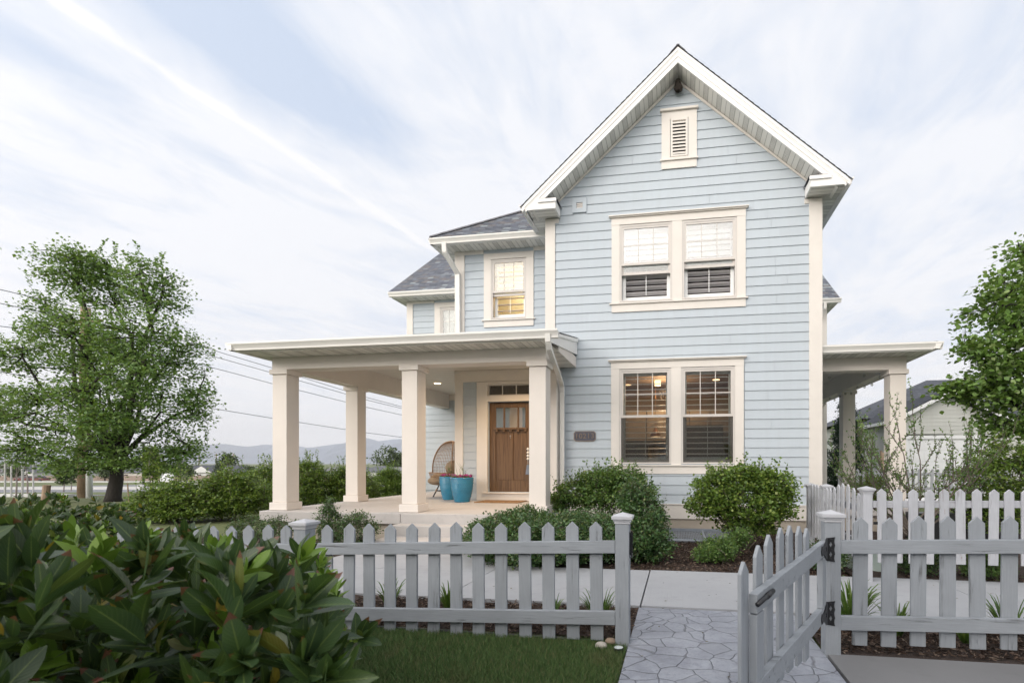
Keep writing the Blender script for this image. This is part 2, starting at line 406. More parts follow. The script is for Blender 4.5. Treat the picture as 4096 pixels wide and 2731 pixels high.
L_CON=island_mat('conifer_spray',[(0,(.008,.022,.010)),(.7,(.018,.04,.016)),(1,(.03,.06,.025))],.7,.3)
L_RED=island_mat('dusky_plum_leaf',[(0,(.06,.03,.03)),(1,(.11,.07,.05))],.6,.3)
L_FAR=island_mat('distant_tree_leaf',[(0,(.05,.075,.03)),(1,(.11,.15,.06))],.7,.3)
L_STRAP=island_mat('daylily_strap_leaf',[(0,(.04,.09,.018)),(.7,(.08,.16,.03)),(1,(.16,.22,.06))],.45,.5,.25)
def grass_mat():
    m=island_mat('lawn_blade',[(0,(.04,.078,.024)),(.55,(.075,.14,.04)),(.85,(.12,.18,.06)),(.95,(.15,.14,.065)),(1,(.23,.20,.11))],.6,.3,0)
    nt=m.node_tree; T=NT(nt); bs=[n for n in nt.nodes if n.type=='BSDF_PRINCIPLED'][0]; src=bs.inputs['Base Color'].links[0].from_socket
    f=T.math('MULTIPLY_ADD',T.noise(T.coord('Object'),3.2,5,.65),5,-2.75,clamp=True); T.l(T.mix(T.math('MULTIPLY',f,.75),src,(.15,.13,.065)),bs.inputs['Base Color']); return m
L_GRASS=grass_mat()
L_GR0=island_mat('spare_blade',[(0,(.018,.042,.013)),(.55,(.035,.072,.02)),(.85,(.06,.10,.032)),(.95,(.14,.13,.06)),(1,(.22,.19,.10))],.6,.3,.15)
PINK=island_mat('magenta_petal',[(0,(.55,.02,.20)),(.5,(.65,.05,.33)),(.75,(.35,.10,.32)),(1,(.75,.55,.68))],.6,.3)
def bark(name,a,b):
    m,nt,bs,out=nodes(name); T=NT(nt); g=T.noise(T.coord('Object',scale=(6,6,1.2)),3,6,.7,.5)
    T.put(bs.inputs['Base Color'],T.mix(g,a,b)); bs.inputs['Roughness'].default_value=.9; T.l(T.bump(g,.8,.03),bs.inputs['Normal']); return m
BARK=bark('dark_furrowed_bark',(.012,.010,.009),(.055,.046,.04)); BARK2=bark('grey_twig_bark',(.07,.055,.045),(.19,.16,.135)); BARKP=bark('pale_sapling_bark',(.18,.15,.14),(.32,.28,.26))
def laurel_mat(name,stops,brown=.2):
    m,nt,bs,out=nodes(name); T=NT(nt)
    rnd=T.n('NewGeometry').outputs['Random Per Island']; k=T.ramp(rnd,stops)
    sx=T.n('SeparateXYZ'); T.l(T.n('UVMap').outputs[0],sx.inputs[0])
    mid=T.math('LESS_THAN',T.math('ABSOLUTE',T.math('SUBTRACT',sx.outputs[0],.5)),.035)
    k=T.mix(T.math('MULTIPLY',mid,.55),k,(.16,.22,.06))
    ve=T.math('SINE',T.math('MULTIPLY',T.math('ADD',sx.outputs[1],T.math('MULTIPLY',T.math('ABSOLUTE',T.math('SUBTRACT',sx.outputs[0],.5)),-.5)),75))
    k=T.mix(T.math('MULTIPLY',T.math('GREATER_THAN',ve,.85),.15),k,(.14,.2,.07))
    r2=T.n('TexWhiteNoise',noise_dimensions='1D'); T.l(T.math('MULTIPLY',rnd,913),r2.inputs['W'])
    nz=T.noise(T.coord('Object'),18,3,.6)
    tip=T.math('GREATER_THAN',T.math('ADD',sx.outputs[1],T.math('MULTIPLY_ADD',nz,.3,-.15)),.86)
    br=T.math('MULTIPLY',tip,T.math('LESS_THAN',r2.outputs[0],brown)); k=T.mix(br,k,(.11,.035,.022))
    T.put(bs.inputs['Base Color'],k); bs.inputs['Roughness'].default_value=.42; bs.inputs['Specular IOR Level'].default_value=.5
    T.l(T.bump(ve,.12,.002),bs.inputs['Normal'])
    tl=T.n('BsdfTranslucent'); T.l(T.mix(.5,k,(.15,.25,.02)),tl.inputs[0]); mx=T.n('MixShader'); mx.inputs[0].default_value=.2
    T.l(bs.outputs[0],mx.inputs[1]); T.l(tl.outputs[0],mx.inputs[2]); T.l(mx.outputs[0],out.inputs[0])
    return m
LAUR=laurel_mat('laurel_leaf',[(0,(.014,.035,.012)),(.5,(.025,.056,.018)),(.9,(.042,.082,.025)),(.97,(.10,.11,.02)),(1,(.30,.20,.02))],.3)
LAURY=laurel_mat('new_laurel_leaf',[(0,(.08,.155,.018)),(.6,(.13,.235,.025)),(1,(.19,.30,.04))],.03)
def ground_mat():
    m,nt,bs,out=nodes('grass_and_dirt_ground'); T=NT(nt); co=T.coord('Object')
    a=T.noise(co,.12,5,.6); b=T.noise(co,9,5,.7)
    k=T.mix(T.math('MULTIPLY_ADD',a,2.4,-.8,clamp=True),(.115,.15,.05),(.19,.195,.085)); k=T.mix(T.math('MULTIPLY_ADD',b,1.2,-.4,clamp=True),T.mix(.5,k,(.06,.08,.03)),k)
    T.put(bs.inputs['Base Color'],k); bs.inputs['Roughness'].default_value=.95; T.l(T.bump(b,.5,.03),bs.inputs['Normal']); return m
GROUND=ground_mat()
LAWNB=simple('lawn_soil',(.055,.08,.032),.95,.3,6,.8,40)
MOUNT=simple('haze_tinted_mountain',(.16,.20,.27),.95,.15,.0006,0)  # blue of the distance haze is mixed into the base colour
# ------------------------------------------------------------------ camera frame used for the far, gently falling land
YAW=-.1491; CS,SN=math.cos(YAW),math.sin(YAW); EYE=1.35
def RD(r,d): return (r*CS+d*SN, -r*SN+d*CS)
def depth(x,y): return x*SN+y*CS
def g(x,y):
    d=depth(x,y)
    if d>17: 
        t=min(d,170)-17; return .02-.031*t*min(1,t/12)
    t=min(max((y-3.6)/3,0),1)
    z=.05-.03*t
    return z
def patch(name,x0,x1,y0,y1,off,mat,nx=12,ny=12,parent=None,bump=0,kind='structure',skirt=0):
    mb=MB(); V=[]
    for j in range(ny+1):
        for i in range(nx+1):
            x=x0+(x1-x0)*i/nx;y=y0+(y1-y0)*j/ny
            V.append((x,y,g(x,y)+off+(random.uniform(-bump,bump) if bump else 0)))
    mb.v=V
    for j in range(ny):
        for i in range(nx):
            a=j*(nx+1)+i; mb.f.append((a,a+1,a+nx+2,a+nx+1)); mb.uv+=[(0,0)]*4
    if skirt:
        def sk(p,q):
            n=len(mb.v); mb.v+=[p,q,(q[0],q[1],q[2]-skirt),(p[0],p[1],p[2]-skirt)]; mb.f.append((n,n+3,n+2,n+1)); mb.uv+=[(0,0)]*4
        for i in range(nx):
            sk(V[i+1],V[i]); sk(V[ny*(nx+1)+i],V[ny*(nx+1)+i+1])
        for j in range(ny):
            sk(V[j*(nx+1)],V[(j+1)*(nx+1)]); sk(V[(j+1)*(nx+1)+nx],V[j*(nx+1)+nx])
    o=mb.build(name,mat,parent)
    if kind: o['kind']=kind
    return o
# ================================================================== SETTING
ds=[-60,-20,-5,0,2,4,6,8,10,12,14,16,17,19,21,23,26,29,35,45,60,80,110,140,170,250,500,1200,3000,7000,12500]
mb=MB(); rs=np.linspace(-1,1,31)
for d in ds:
    w=60+abs(d)*1.9
    for r in rs:
        x,y=RD(r*w,d); mb.v.append((x,y,g(x,y)-.03))
for j in range(len(ds)-1):
    for i in range(30):
        a=j*31+i; mb.f.append((a,a+1,a+32,a+31)); mb.uv+=[(0,0)]*4
mb.build('ground',GROUND)['kind']='structure'
def band(name,r0,r1,d0,d1,off,mat,n=24,curve=0,thick=0):
    mb=MB()
    for i in range(n+1):
        r=r0+(r1-r0)*i/n; cv=curve*math.sin(math.pi*i/n)
        for d in (d0+cv,d1+cv):
            x,y=RD(r,d); mb.v.append((x,y,g(x,y)+off))
    for i in range(n):
        a=2*i; mb.f.append((a,a+2,a+3,a+1)); mb.uv+=[(0,0)]*4
    o=mb.build(name,mat); o['kind']='structure'
    if thick:
        s=o.modifiers.new('thick','SOLIDIFY'); s.thickness=thick; s.offset=-1
    return o
# roads across the field on the left
band('road',-50,-22,19.6,33,.0,TAR,curve=.8); band('kerb',-50,-22,19.25,19.55,.09,KERB,curve=.8,thick=.12); band('kerb',-50,-22,33.05,33.6,.10,KERB,curve=.8,thick=.12)
band('path',-14.5,-4,17.2,18.5,.03,KERB,curve=.4)
band('road',-200,60,96,112,.02,TAR); band('kerb',-200,60,94.8,95.9,.12,KERB,thick=.15); band('kerb',-200,60,112.1,113.4,.12,KERB,thick=.15)
band('road',-56,-20,37,60,.02,TAR,curve=3); band('kerb',-56,-20,36.2,36.9,.10,KERB,curve=3,thick=.12); band('kerb',-56,-20,60.1,60.8,.10,KERB,curve=3,thick=.12)
# mountains
def mountain(name,d,rr,prof,zb,thick):
    mb=MB(); n=len(rr)
    for k,(r,h) in enumerate(zip(rr,prof)):
        for t,q in enumerate((1,.62,.3,0)):
            x,y=RD(r*(1+.02*t),d-thick*(1-q)); jj=1+.18*math.sin(k*1.7+t*2.1)*(0 if t==0 else 1)
            mb.v.append((x,y,zb+h*q*jj))
        x,y=RD(r,d+thick); mb.v.append((x,y,zb))
    for k in range(n-1):
        for t in range(4):
            a=k*5+t; order=(0,1,2,3)
            mb.f.append((a,a+1,a+6,a+5)) if t<3 else mb.f.append((k*5,k*5+5,(k+1)*5+4,k*5+4)); mb.uv+=[(0,0)]*4
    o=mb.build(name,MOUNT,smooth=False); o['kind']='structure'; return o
rr=[];pf=[]
S_=1891.2
def mprof(u):
    pts=[(-400,48),(0,52),(200,50),(600,57),(860,80),(950,72),(1000,65),(1080,76),(1180,70),(1240,66),(1320,70),(1380,82),(1440,100),(1465,104),(1510,92),(1560,97),(1600,96),(1660,92),(1800,90),(2200,70),(3000,50),(4200,40)]
    for (a,b),(c,d) in zip(pts,pts[1:]):
        if a<=u<=c: return b+(d-b)*(u-a)/(c-a)
    return 40
for i in range(160):
    u=-400+i*29
    rr.append((u-2427.5)/S_*11500); pf.append((mprof(u)+2.2*math.sin(i*1.3)+1.6*math.sin(i*.53+1)+1.5*random.random())/S_*11500+6)
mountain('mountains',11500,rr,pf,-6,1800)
# ------------------------------------------------------------------ near ground covers
patch('lawn',-9,-.36,-6,3.40,.0,LAWNB,20,20)
patch('mulch_bed',-4.75,-.345,3.44,4.22,.015,MULCH,30,8,bump=.012)
patch('mulch_bed',1.0,7.0,3.36,4.24,.012,MULCH,30,8,bump=.012)
patch('mulch_bed',-2.9,2.0,5.73,9.36,-.0,MULCH,40,30,bump=.011)
patch('mulch_bed',2.0,8.0,5.75,9.9,.02,MULCH,40,30,bump=.015)
patch('mulch_bed',-8.5,-4.72,3.44,7.46,.01,MULCH,30,30,bump=.015)
patch('walkway',-.325,2.80,4.24,5.74,.035,WALK,10,4,skirt=.1); patch('walkway',2.812,8,4.24,5.74,.033,WALK,12,4,skirt=.1)
patch('walkway',-2.2,-.34,4.24,5.72,.034,WALK,4,4,skirt=.1)
patch('walkway',-4.7,-2.21,4.24,5.32,.033,WALK,4,8,skirt=.1); patch('walkway',-4.7,-2.21,5.33,6.71,.033,WALK,4,8,skirt=.1)
patch('stamped_path',-.345,.975,-6,4.232,.02,STAMP,4,30,skirt=.08)
patch('concrete_pad',.99,9,-6,3.35,.03,CONCR,10,10,skirt=.1)
mb=MB().tube([(-9,3.41,.07),(-3,3.41,.065),(-.9,3.41,.06),(-.5,3.42,.04)],.014,8); tag(mb.build('lawn_edging',IRON,None,True),'black plastic edging strip between the lawn and the mulch under the fence','edging')
# ================================================================== HOUSE
H=thing('house','two storey pale blue clapboard house with cream trim, steep front gable and open corner porch','house',(0,9.39,0))
Y0=9.39; YD=10.39; YB=13.87; EX=.182; ZP=.565
XL,XR=-2.65,2.65
def zr(x): return 8.808-.895*abs(x)
HG=[]  # holes gable wall: x0,x1,z0,z1
UW=[(-1.146,-.113),(.086,1.121)]; UWZ=(4.565,6.093)
LW=[(-1.156,-.133),(.064,1.086)]; LWZ=(1.348,3.222)
HG+= [(-1.30,1.27,4.45,6.2),(-1.30,1.27,1.25,3.33),(-.29,.34,7.2,8.2),(-2.10,-1.83,6.43,6.705)]
def gable_x(v):
    z=v+ZP; vm=(math.floor(v/EX)+.5)*EX+ZP
    hw=min(2.47,(8.84-z)/.895)
    if hw<=0: return []
    a=-hw;b=hw
    if vm<3.72: a=-2.37
    iv=minus([(a,b)],[(h[0],h[1]) for h in HG if h[2]<vm<h[3]])
    return iv
mb=MB(); lap(mb,(0,Y0,ZP),(1,0,0),(0,0,1),(0,-1,0),EX,46,gable_x,.017,.002,joint=.35)
mb.face([(XL,Y0+.01,0),(XR,Y0+.01,0),(XR,Y0+.01,6.4),(0,Y0+.01,8.8),(XL,Y0+.01,6.4)] ) if False else None
mb.build('gable_siding',SIDE,H)
# wall body sheathing around openings is closed by rooms; side walls
for x,sx in ((XL+.01,-1),(XR-.01,1)):
    mb=MB(); lap(mb,(x,Y0,ZP),(0,1,0),(0,0,1),(sx,0,0),EX,32,lambda v:[(.0,7.5)],.012,.002); mb.build('side_siding',SIDE,H)
# other walls
def wall(name,x0,x1,y,z0,n,holes,mat=SIDE,j=.2):
    mb=MB(); lap(mb,(0,y,z0),(1,0,0),(0,0,1),(0,-1,0),EX,n,lambda v:minus([(x0,x1)],[(h[0],h[1]) for h in holes if h[2]<(math.floor(v/EX)+.5)*EX+z0<h[3]]),.015,.002,joint=j)
    return mb.build(name,mat,H)
wall('entry_siding',-4.94,-4.55,YD,.528,15,[]); wall('entry_siding',-3.03,-2.66,YD,.528,15,[])
wall('upper_siding',-4.90,-2.66,YD,.528+EX*17,15,[(-4.40,-3.27,4.5,6.2)])
wall('wing_siding',-8.28,-5.0,YB,.528,33,[(-7.5,-6.45,4.6,6.35)])
mb=MB(); lap(mb,(-5.11,YD,.528),(0,1,0),(0,0,1),(-1,0,0),EX,32,lambda v:[(.15,3.48)],.014,.002); mb.build('side_siding',SIDE,H)
mb=MB(); lap(mb,(-8.45,YB,.528),(0,1,0),(0,0,1),(-1,0,0),EX,33,lambda v:[(.15,5.5)],.014,.002); mb.build('side_siding',SIDE,H); mb=MB(); lap(mb,(4.75,16.25,.528),(0,1,0),(0,0,1),(1,0,0),EX,33,lambda v:[(.0,3)],.014,.002); mb.build('side_siding',SIDE,H)
# solid core so no light leaks
mb=MB(); mb.box(-5.09,-2.67,YD+.9,13.85,0,6.2); mb.box(-8.43,4.73,16.3,19.4,0,6.4); mb.box(-8.43,-5.2,YB+.9,16.29,0,6.4); mb.box(-2.62,2.62,13.2,16.29,0,6.3); mb.build('inner_wall',SIDE,H)
wall('wing_siding',2.66,4.60,16.25,.528,33,[])
mb=MB()
# thin backing walls with openings (front gable)
def backing(mb,x0,x1,y0,y1,z0,z1,holes):
    xs=sorted({x0,x1,*[h[0] for h in holes],*[h[1] for h in holes]}); zs=sorted({z0,z1,*[h[2] for h in holes],*[h[3] for h in holes]})
    for a,b in zip(xs,xs[1:]):
        for c,d in zip(zs,zs[1:]):
            mx,mz=(a+b)/2,(c+d)/2
            if x0<mx<x1 and z0<mz<z1 and not any(h[0]<mx<h[1] and h[2]<mz<h[3] for h in holes): mb.box(a,b,y0,y1,c,d)
hol=[(a,b,UWZ[0],UWZ[1]) for a,b in UW]+[(a,b,LWZ[0],LWZ[1]) for a,b in LW]
backing(mb,-2.63,2.63,Y0+.003,Y0+.12,.0,6.35,hol)
mb.prism([(-2.6,Y0+.003,6.352),(2.6,Y0+.003,6.352),(0,Y0+.003,8.78)],(0,.1,0))
backing(mb,-5.10,-2.66,YD+.003,YD+.12,.0,6.26,[(-4.252,-3.416,4.67,6.03),(-4.33,-3.30,.7,2.77),(-4.33,-3.30,2.92,3.17)])
backing(mb,-8.44,-5.12,YB+.003,YB+.12,.0,6.45,[(-7.35,-6.6,4.75,6.215)])
mb.box(-2.63,-2.52,Y0+.121,YD+3,0,6.3); mb.box(2.52,2.63,Y0+.121,16.2,0,6.3)
mb.build('wall_sheathing',SIDE,H)
# --- foundation and water table
mb=MB(); mb.box(-2.66,2.66,Y0-.005,Y0+.1,-.1,.27); mb.box(2.56,2.66,Y0+.101,14,-.1,.27); mb.build('foundation',FNDN,H)
mb=MB(); mb.box(-2.36,2.675,Y0-.035,Y0-.0055,.272,.545); mb.box(-2.36,2.685,Y0-.05,Y0-.001,.5455,.564); mb.build('water_table_board',TRIM,H)
# corner boards
def board(name,*a,mat=TRIM,bev=.004): return box(name,mat,H,*a,bevel=bev)
board('corner_board',-2.68,-2.473,Y0-.03,Y0+.02,3.72,6.33); board('corner_board',2.445,2.68,Y0-.03,Y0+.1,.566,6.33)
board('corner_board',2.36,2.444,Y0-.031,Y0-.002,6.24,6.33)
board('corner_board',-2.4725,-2.395,Y0-.031,Y0-.002,6.24,6.33)
board('corner_board',-5.14,-4.94,YD-.03,YD+.15,.5,3.235); board('corner_board',-5.14,-4.90,YD-.03,YD+.15,3.6,6.18)
board('corner_board',-8.48,-8.272,YB-.03,YB+.15,.5,6.375); board('corner_board',4.60,4.78,16.22,16.36,.5,6.4)
# friezes
board('frieze_board',-5.145,-4.435,YD-.032,YD-.001,6.181,6.262); board('frieze_board',-3.245,-2.66,YD-.032,YD-.001,6.181,6.262)
board('frieze_board',-8.485,-7.55,YB-.032,YB-.001,6.376,6.45); 
board('frieze_board',-6.38,-5.1,YB-.032,YB-.001,6.376,6.45)
board('frieze_board',-5.145,-2.66,YD-.034,YD-.001,3.236,3.498); board('frieze_board',-8.3,-5.12,YB-.034,YB-.001,3.316,3.498)
# rake frieze on the gable wall
mb=MB()
for s in (-1,1): mb.prism([(0,Y0-.028,8.806),(s*2.47,Y0-.028,8.806-.895*2.47),(s*2.47,Y0-.028,8.872-.905*2.47),(0,Y0-.028,8.872)],(0,.026,0))
mb.build('rake_frieze',TRIM,H)
# --- window trims
def trim(x0,x1,z0,z1,y,mull=None,sz=.135,head=.145,apron=.17,crown=True,cw=None,sillw=.045,sides=.165):
    t=MB(); cx0,cx1=x0-sides,x1+sides
    t.box(cx0,x0-.002,y-.028,y-.001,z0-.02,z1+.01); t.box(x1+.002,cx1,y-.028,y-.001,z0-.02,z1+.01)
    if mull: t.box(mull[0]+.002,mull[1]-.002,y-.028,y-.001,z0-.02,z1+.01)
    t.box(cx0-.003,cx1+.003,y-.032,y-.001,z1+.0105,z1+head)
    t.box(cx0-.001,cx1+.001,y-.030,y-.001,z0-.048-apron+.02,z0-.049)
    o=t.build('window_trim',TRIM,H)
    MB().box(cx0-sillw,cx1+sillw,y-.062,y-.001,z0-.048,z0-.0205).build('sill',TRIM,o,bevel=.004)
    if crown:
        MB().box(cx0-.035,cx1+.035,y-.062,y-.001,z1+head+.001,z1+head+.02).box(cx0-.055,cx1+.055,y-.085,y-.001,z1+head+.021,z1+head+.042).build('crown',TRIM,o,bevel=.004)
trim(UW[0][0],UW[1][1],*UWZ,Y0,(UW[0][1],UW[1][0])); trim(LW[0][0],LW[1][1],*LWZ,Y0,(LW[0][1],LW[1][0]))
trim(-4.252,-3.416,4.673,6.03,YD,crown=False,sides=.175,apron=.16); trim(-7.35,-6.55,4.75,6.215,YB,crown=False,sides=.19,head=.16)
# --- windows
def window(x0,x1,z0,z1,y,zm,gx=3,gz=2,raised=0,upper='closed',lower='open',shmat=SHUT,room=(1.0,ROOM),lang=10,screen=True,hang=.085,glass=None):
    glass=glass or GLASS
    w=MB(); f=.035
    w.box(x0,x0+f,y-.02,y+.08,z0,z1);w.box(x1-f,x1,y-.02,y+.08,z0,z1);w.box(x0+f,x1-f,y-.02,y+.08,z1-f,z1);w.box(x0+f,x1-f,y-.02,y+.08,z0,z0+f*.8)
    W=w.build('window',VINYL,H)
    a,b=x0+f,x1-f; t=.042
    s=MB(); s.box(a,a+t,y-.012,y+.025,zm,z1-f);s.box(b-t,b,y-.012,y+.025,zm,z1-f);s.box(a+t,b-t,y-.012,y+.025,z1-f-t,z1-f);s.box(a+t,b-t,y-.014,y+.025,zm,zm+t*1.2)
    ga,gb,gc,gd=a+t,b-t,zm+t*1.2,z1-f-t
    for i in range(1,gx): X=ga+(gb-ga)*i/gx; s.box(X-.008,X+.008,y-.002,y+.008,gc,gd)
    for i in range(1,gz): Z=gc+(gd-gc)*i/gz; s.box(ga,gb,y-.0015,y+.0075,Z-.008,Z+.008)
    s.build('sash',VINYL,W); MB().box(ga,gb,y+.001,y+.005,gc,gd).build('pane',glass,W)
    # lower sash
    lz0=z0+f*.8+raised; s=MB(); s.box(a,a+t,y+.028,y+.06,lz0,zm);s.box(b-t,b,y+.028,y+.06,lz0,zm);s.box(a+t,b-t,y+.028,y+.06,lz0,lz0+t*1.3)
    s.build('sash',VINYL,W); MB().box(a+t,b-t,y+.04,y+.044,lz0+t*1.3,zm+.02).build('pane',GLASS,W)
    if screen:
        s=MB(); z2=zm-.005
        for q in ((a,a+.018,z0+.03,z2),(b-.018,b,z0+.03,z2),(a,b,z0+.03,z0+.048)): s.box(q[0],q[1],y+.0,y+.012,q[2],q[3])
        s.box(a+.018,b-.018,y+.006,y+.0065,z0+.048,z2)
        if not raised: s.build('screen',SCREEN,W)
    # shutters
    ys=y+.12; sh=MB(); m=.07
    sh.box(a,a+m,ys,ys+.03,z0+.03,z1-f); sh.box(b-m,b,ys,ys+.03,z0+.03,z1-f); sh.box(a+m,b-m,ys,ys+.03,z0+.03,z0+.03+.10); sh.box(a+m,b-m,ys,ys+.03,z1-f-.08,z1-f)
    if upper=='closed': sh.box(a+m,b-m,ys,ys+.03,zm-.02,zm+.03)
    def louv(za,zb,ang):
        n=max(1,round((zb-za)/hang))
        for i in range(n):
            zc=za+(zb-za)*(i+.5)/n; h=.042; cy=ys+.015
            dy=math.cos(R(ang))*h; dz=math.sin(R(ang))*h
            sh.prism([(a+m,cy-dy,zc-dz-.004),(a+m,cy-dy,zc-dz+.004),(a+m,cy+dy,zc+dz+.004),(a+m,cy+dy,zc+dz-.004)],(b-a-2*m,0,0))
    louv(zm+.03 if upper=='closed' else z0+.14,z1-f-.08,80 if upper=='closed' else lang)
    if upper=='closed':
        keep=sh; sh=MB(); sh_=sh
        louv2=sh
        n=max(1,round((zm-.02-z0-.14)/hang))
        for i in range(n):
            zc=z0+.14+(zm-.16-z0)*(i+.5)/n; h=.042; cy=ys+.015; dy=math.cos(R(lang))*h; dz=math.sin(R(lang))*h
            sh.prism([(a+m,cy-dy,zc-dz-.004),(a+m,cy-dy,zc-dz+.004),(a+m,cy+dy,zc+dz+.004),(a+m,cy+dy,zc+dz-.004)],(b-a-2*m,0,0))
        sh.build('louvre',SHUT3,W); sh=keep
    sh.box((a+b)/2-.006,(a+b)/2+.006,ys-.03,ys-.022,z0+.15,zm-.05)
    sh.build('shutter',shmat,W)
    return W
zmU=5.29; 
for i,(a,b) in enumerate(UW): window(a,b,*UWZ,Y0,zmU,raised=.52+.06*i,shmat=SHUT2,lang=-38,hang=.115,glass=GLASSU)
for a,b in LW: window(a,b,*LWZ,Y0,2.262,raised=0,upper='open',lang=13,hang=.108)
window(-4.252,-3.416,4.673,6.03,YD,5.27,raised=.5,shmat=SHUT2,lang=2,hang=.125)
window(-7.35,-6.55,4.75,6.215,YB,5.37,shmat=SHUT2)
# rooms behind the windows
def room(x0,x1,y0,y1,z0,z1,mat,name='room'):
    mb=MB(); A=[(x0,y0,z0),(x1,y0,z0),(x1,y1,z0),(x0,y1,z0),(x0,y0,z1),(x1,y0,z1),(x1,y1,z1),(x0,y1,z1)]
    for f in ((0,1,2,3),(4,7,6,5),(1,5,6,2),(2,6,7,3),(3,7,4,0)): mb.face([A[i] for i in f])
    return mb.build(name,mat,H)
room(-2.4,2.4,Y0+.122,12.9,.45,3.35,ROOM); room(-2.4,2.4,Y0+.122,12.4,3.75,6.28,ROOM)
room(-4.9,-2.8,YD+.122,11.6,4.2,6.1,ROOMY); room(-7.8,-6.2,YB+.122,14.6,4.2,6.3,ROOM); room(-4.6,-2.9,YD+.122,11.25,.5,3.3,ROOM)
mb=MB()
for i in range(7): 
    x=-1.9+i*.55; mb.box(x,x+.53,12.4,12.88,1.95,2.75); mb.box(x+.05,x+.48,12.385,12.399,2.0,2.7)
for i in range(8): x=-2.2+i*.55; mb.box(x,x+.53,12.2,12.88,.46,1.35)
mb.build('kitchen_cabinet',CAB,H)
mb=MB(); mb.box(-1.6,-.75,12.15,12.39,1.38,1.8); mb.box(.2,1.1,11.9,12.19,.46,2.3); mb.build('kitchen_appliance',DARKAP,H)
mb=MB(); mb.lathe((-.52,11.2,1.98),[(.13,0),(.12,.05),(.08,.12),(.03,.19),(.01,.25)],20); mb.tube([(-.52,11.2,2.2),(-.52,11.2,3.34)],.004,5); p=mb.build('pendant_lamp',simple('copper_shade',(.5,.24,.12),.35,.1,metal=.6),H,True)
MB().lathe((-.52,11.2,1.985),[(.001,0),(.115,0)],16).build('lamp_lens',LAMP2,p)
for (x,y) in ((-1.25,11.9),(-1.35,11.0),(.9,11.5)): MB().lathe((x,y,3.34),[(.001,-.004),(.085,-.004),(.085,0)],16).build('ceiling_light',LAMP2,H)
MB().lathe((-.45,10.7,3.1),[(.001,0),(.07,0),(.07,.12),(.001,.12)],16).build('ceiling_light',LAMP2,H)
def lamp(name,loc,e,c,rad=.08,kind='POINT',parent=None,rot=None,ang=None):
    L=bpy.data.lights.new(name,kind); L.energy=e; L.color=c
    if kind=='SPOT': L.spot_size=R(ang); L.spot_blend=.8
    L.shadow_soft_size=rad
    o=bpy.data.objects.new(name,L); COL.objects.link(o)
    if parent is not None: o.parent=parent; o.location=Vector(loc)-OFF[parent.as_pointer()]
    else: o.location=loc
    if rot: o.rotation_euler=rot
    return o
lamp('kitchen_glow',(-.3,11.3,3.0),48,(1,.66,.38),.15,parent=H)
lamp('landing_glow',(-3.3,11.0,5.8),45,(1,.74,.36),.12,parent=H)
# --- gable vent and small wall vent
t=MB(); t.box(-.318,-.152,Y0-.03,Y0-.001,7.32,8.25); t.box(.202,.366,Y0-.03,Y0-.001,7.32,8.25); t.box(-.1515,.2015,Y0-.029,Y0-.001,8.105,8.25); t.box(-.1515,.2015,Y0-.029,Y0-.001,7.32,7.36)
t.box(-.32,.362,Y0-.03,Y0-.001,7.135,7.285); t.box(-.14,-.1,Y0-.04,Y0-.001,7.3605,8.1); t.box(.15,.19,Y0-.04,Y0-.001,7.3605,8.1); t.box(-.0995,.1495,Y0-.04,Y0-.001,8.062,8.1); t.box(-.0995,.1495,Y0-.04,Y0-.001,7.3605,7.392)
V=t.build('gable_vent',TRIM,H)
MB().box(-.345,.39,Y0-.06,Y0-.001,7.286,7.315).build('sill',TRIM,V); MB().box(-.345,.395,Y0-.07,Y0-.001,8.251,8.3).build('crown',TRIM,V,bevel=.008)
sl=MB()
for i in range(10):
    z=7.40+i*.066; sl.prism([(-.0995,Y0-.045,z),(-.0995,Y0-.045,z+.030),(-.0995,Y0-.004,z+.066),(-.0995,Y0-.004,z+.036)],(.249,0,0))
sl.build('louvre',TRIM,V); MB().box(-.0995,.1495,Y0-.003,Y0+.0,7.39,8.065).build('vent_screen',IRON,V)  # black backing sheet stands for the shade between the slats
t=MB(); t.box(-2.115,-2.03,Y0-.032,Y0-.001,6.42,6.72);t.box(-1.9,-1.82,Y0-.032,Y0-.001,6.42,6.72);t.box(-2.0295,-1.9005,Y0-.0315,Y0-.001,6.62,6.72);t.box(-2.0295,-1.9005,Y0-.0315,Y0-.001,6.42,6.505)
sv=t.build('exhaust_vent',SIDE,H); sl=MB()
for i in range(3): sl.box(-2.028,-1.902,Y0-.018,Y0-.004,6.515+i*.036,6.54+i*.036)
sl.build('louvre',VINYL,sv)
# --- plaque
def curve_mesh(name,outer,holes,thick,mat,parent,M,bev=0):
    cu=bpy.data.curves.new(name,'CURVE'); cu.dimensions='2D'; cu.fill_mode='BOTH'; cu.extrude=thick/2; cu.bevel_depth=bev
    for pl in [outer]+holes:
        sp=cu.splines.new('POLY'); sp.points.add(len(pl)-1); sp.use_cyclic_u=True
        for p,q in zip(sp.points,pl): p.co=(q[0],q[1],0,1)
    return from_curve(name,cu,mat,parent,M)
def from_curve(name,cu,mat,parent,M):
    o=bpy.data.objects.new(name,cu); COL.objects.link(o); dg=bpy.context.evaluated_depsgraph_get(); dg.update()
    me=bpy.data.meshes.new_from_object(o.evaluated_get(dg)); bpy.data.objects.remove(o)
    off=OFF[parent.as_pointer()] if parent is not None else Vector((0,0,0))
    me.transform(Matrix.Translation(-off)@M); me.materials.clear()
    return link(name,me,mat,parent)
FRONT=Matrix.Rotation(R(90),4,'X')
def plq(w,h,c,r=6):
    pts=[]
    for sx,sy in ((1,1),(-1,1),(-1,-1),(1,-1)):
        cxx,cyy=sx*w/2,sy*h/2
        order=[(cxx,cyy-sy*c),(cxx-sx*c*.35,cyy-sy*c*.65),(cxx-sx*c*.65,cyy-sy*c*.35),(cxx-sx*c,cyy)]
        if sx*sy<0: order=order[::-1]
        pts+=order
    return pts
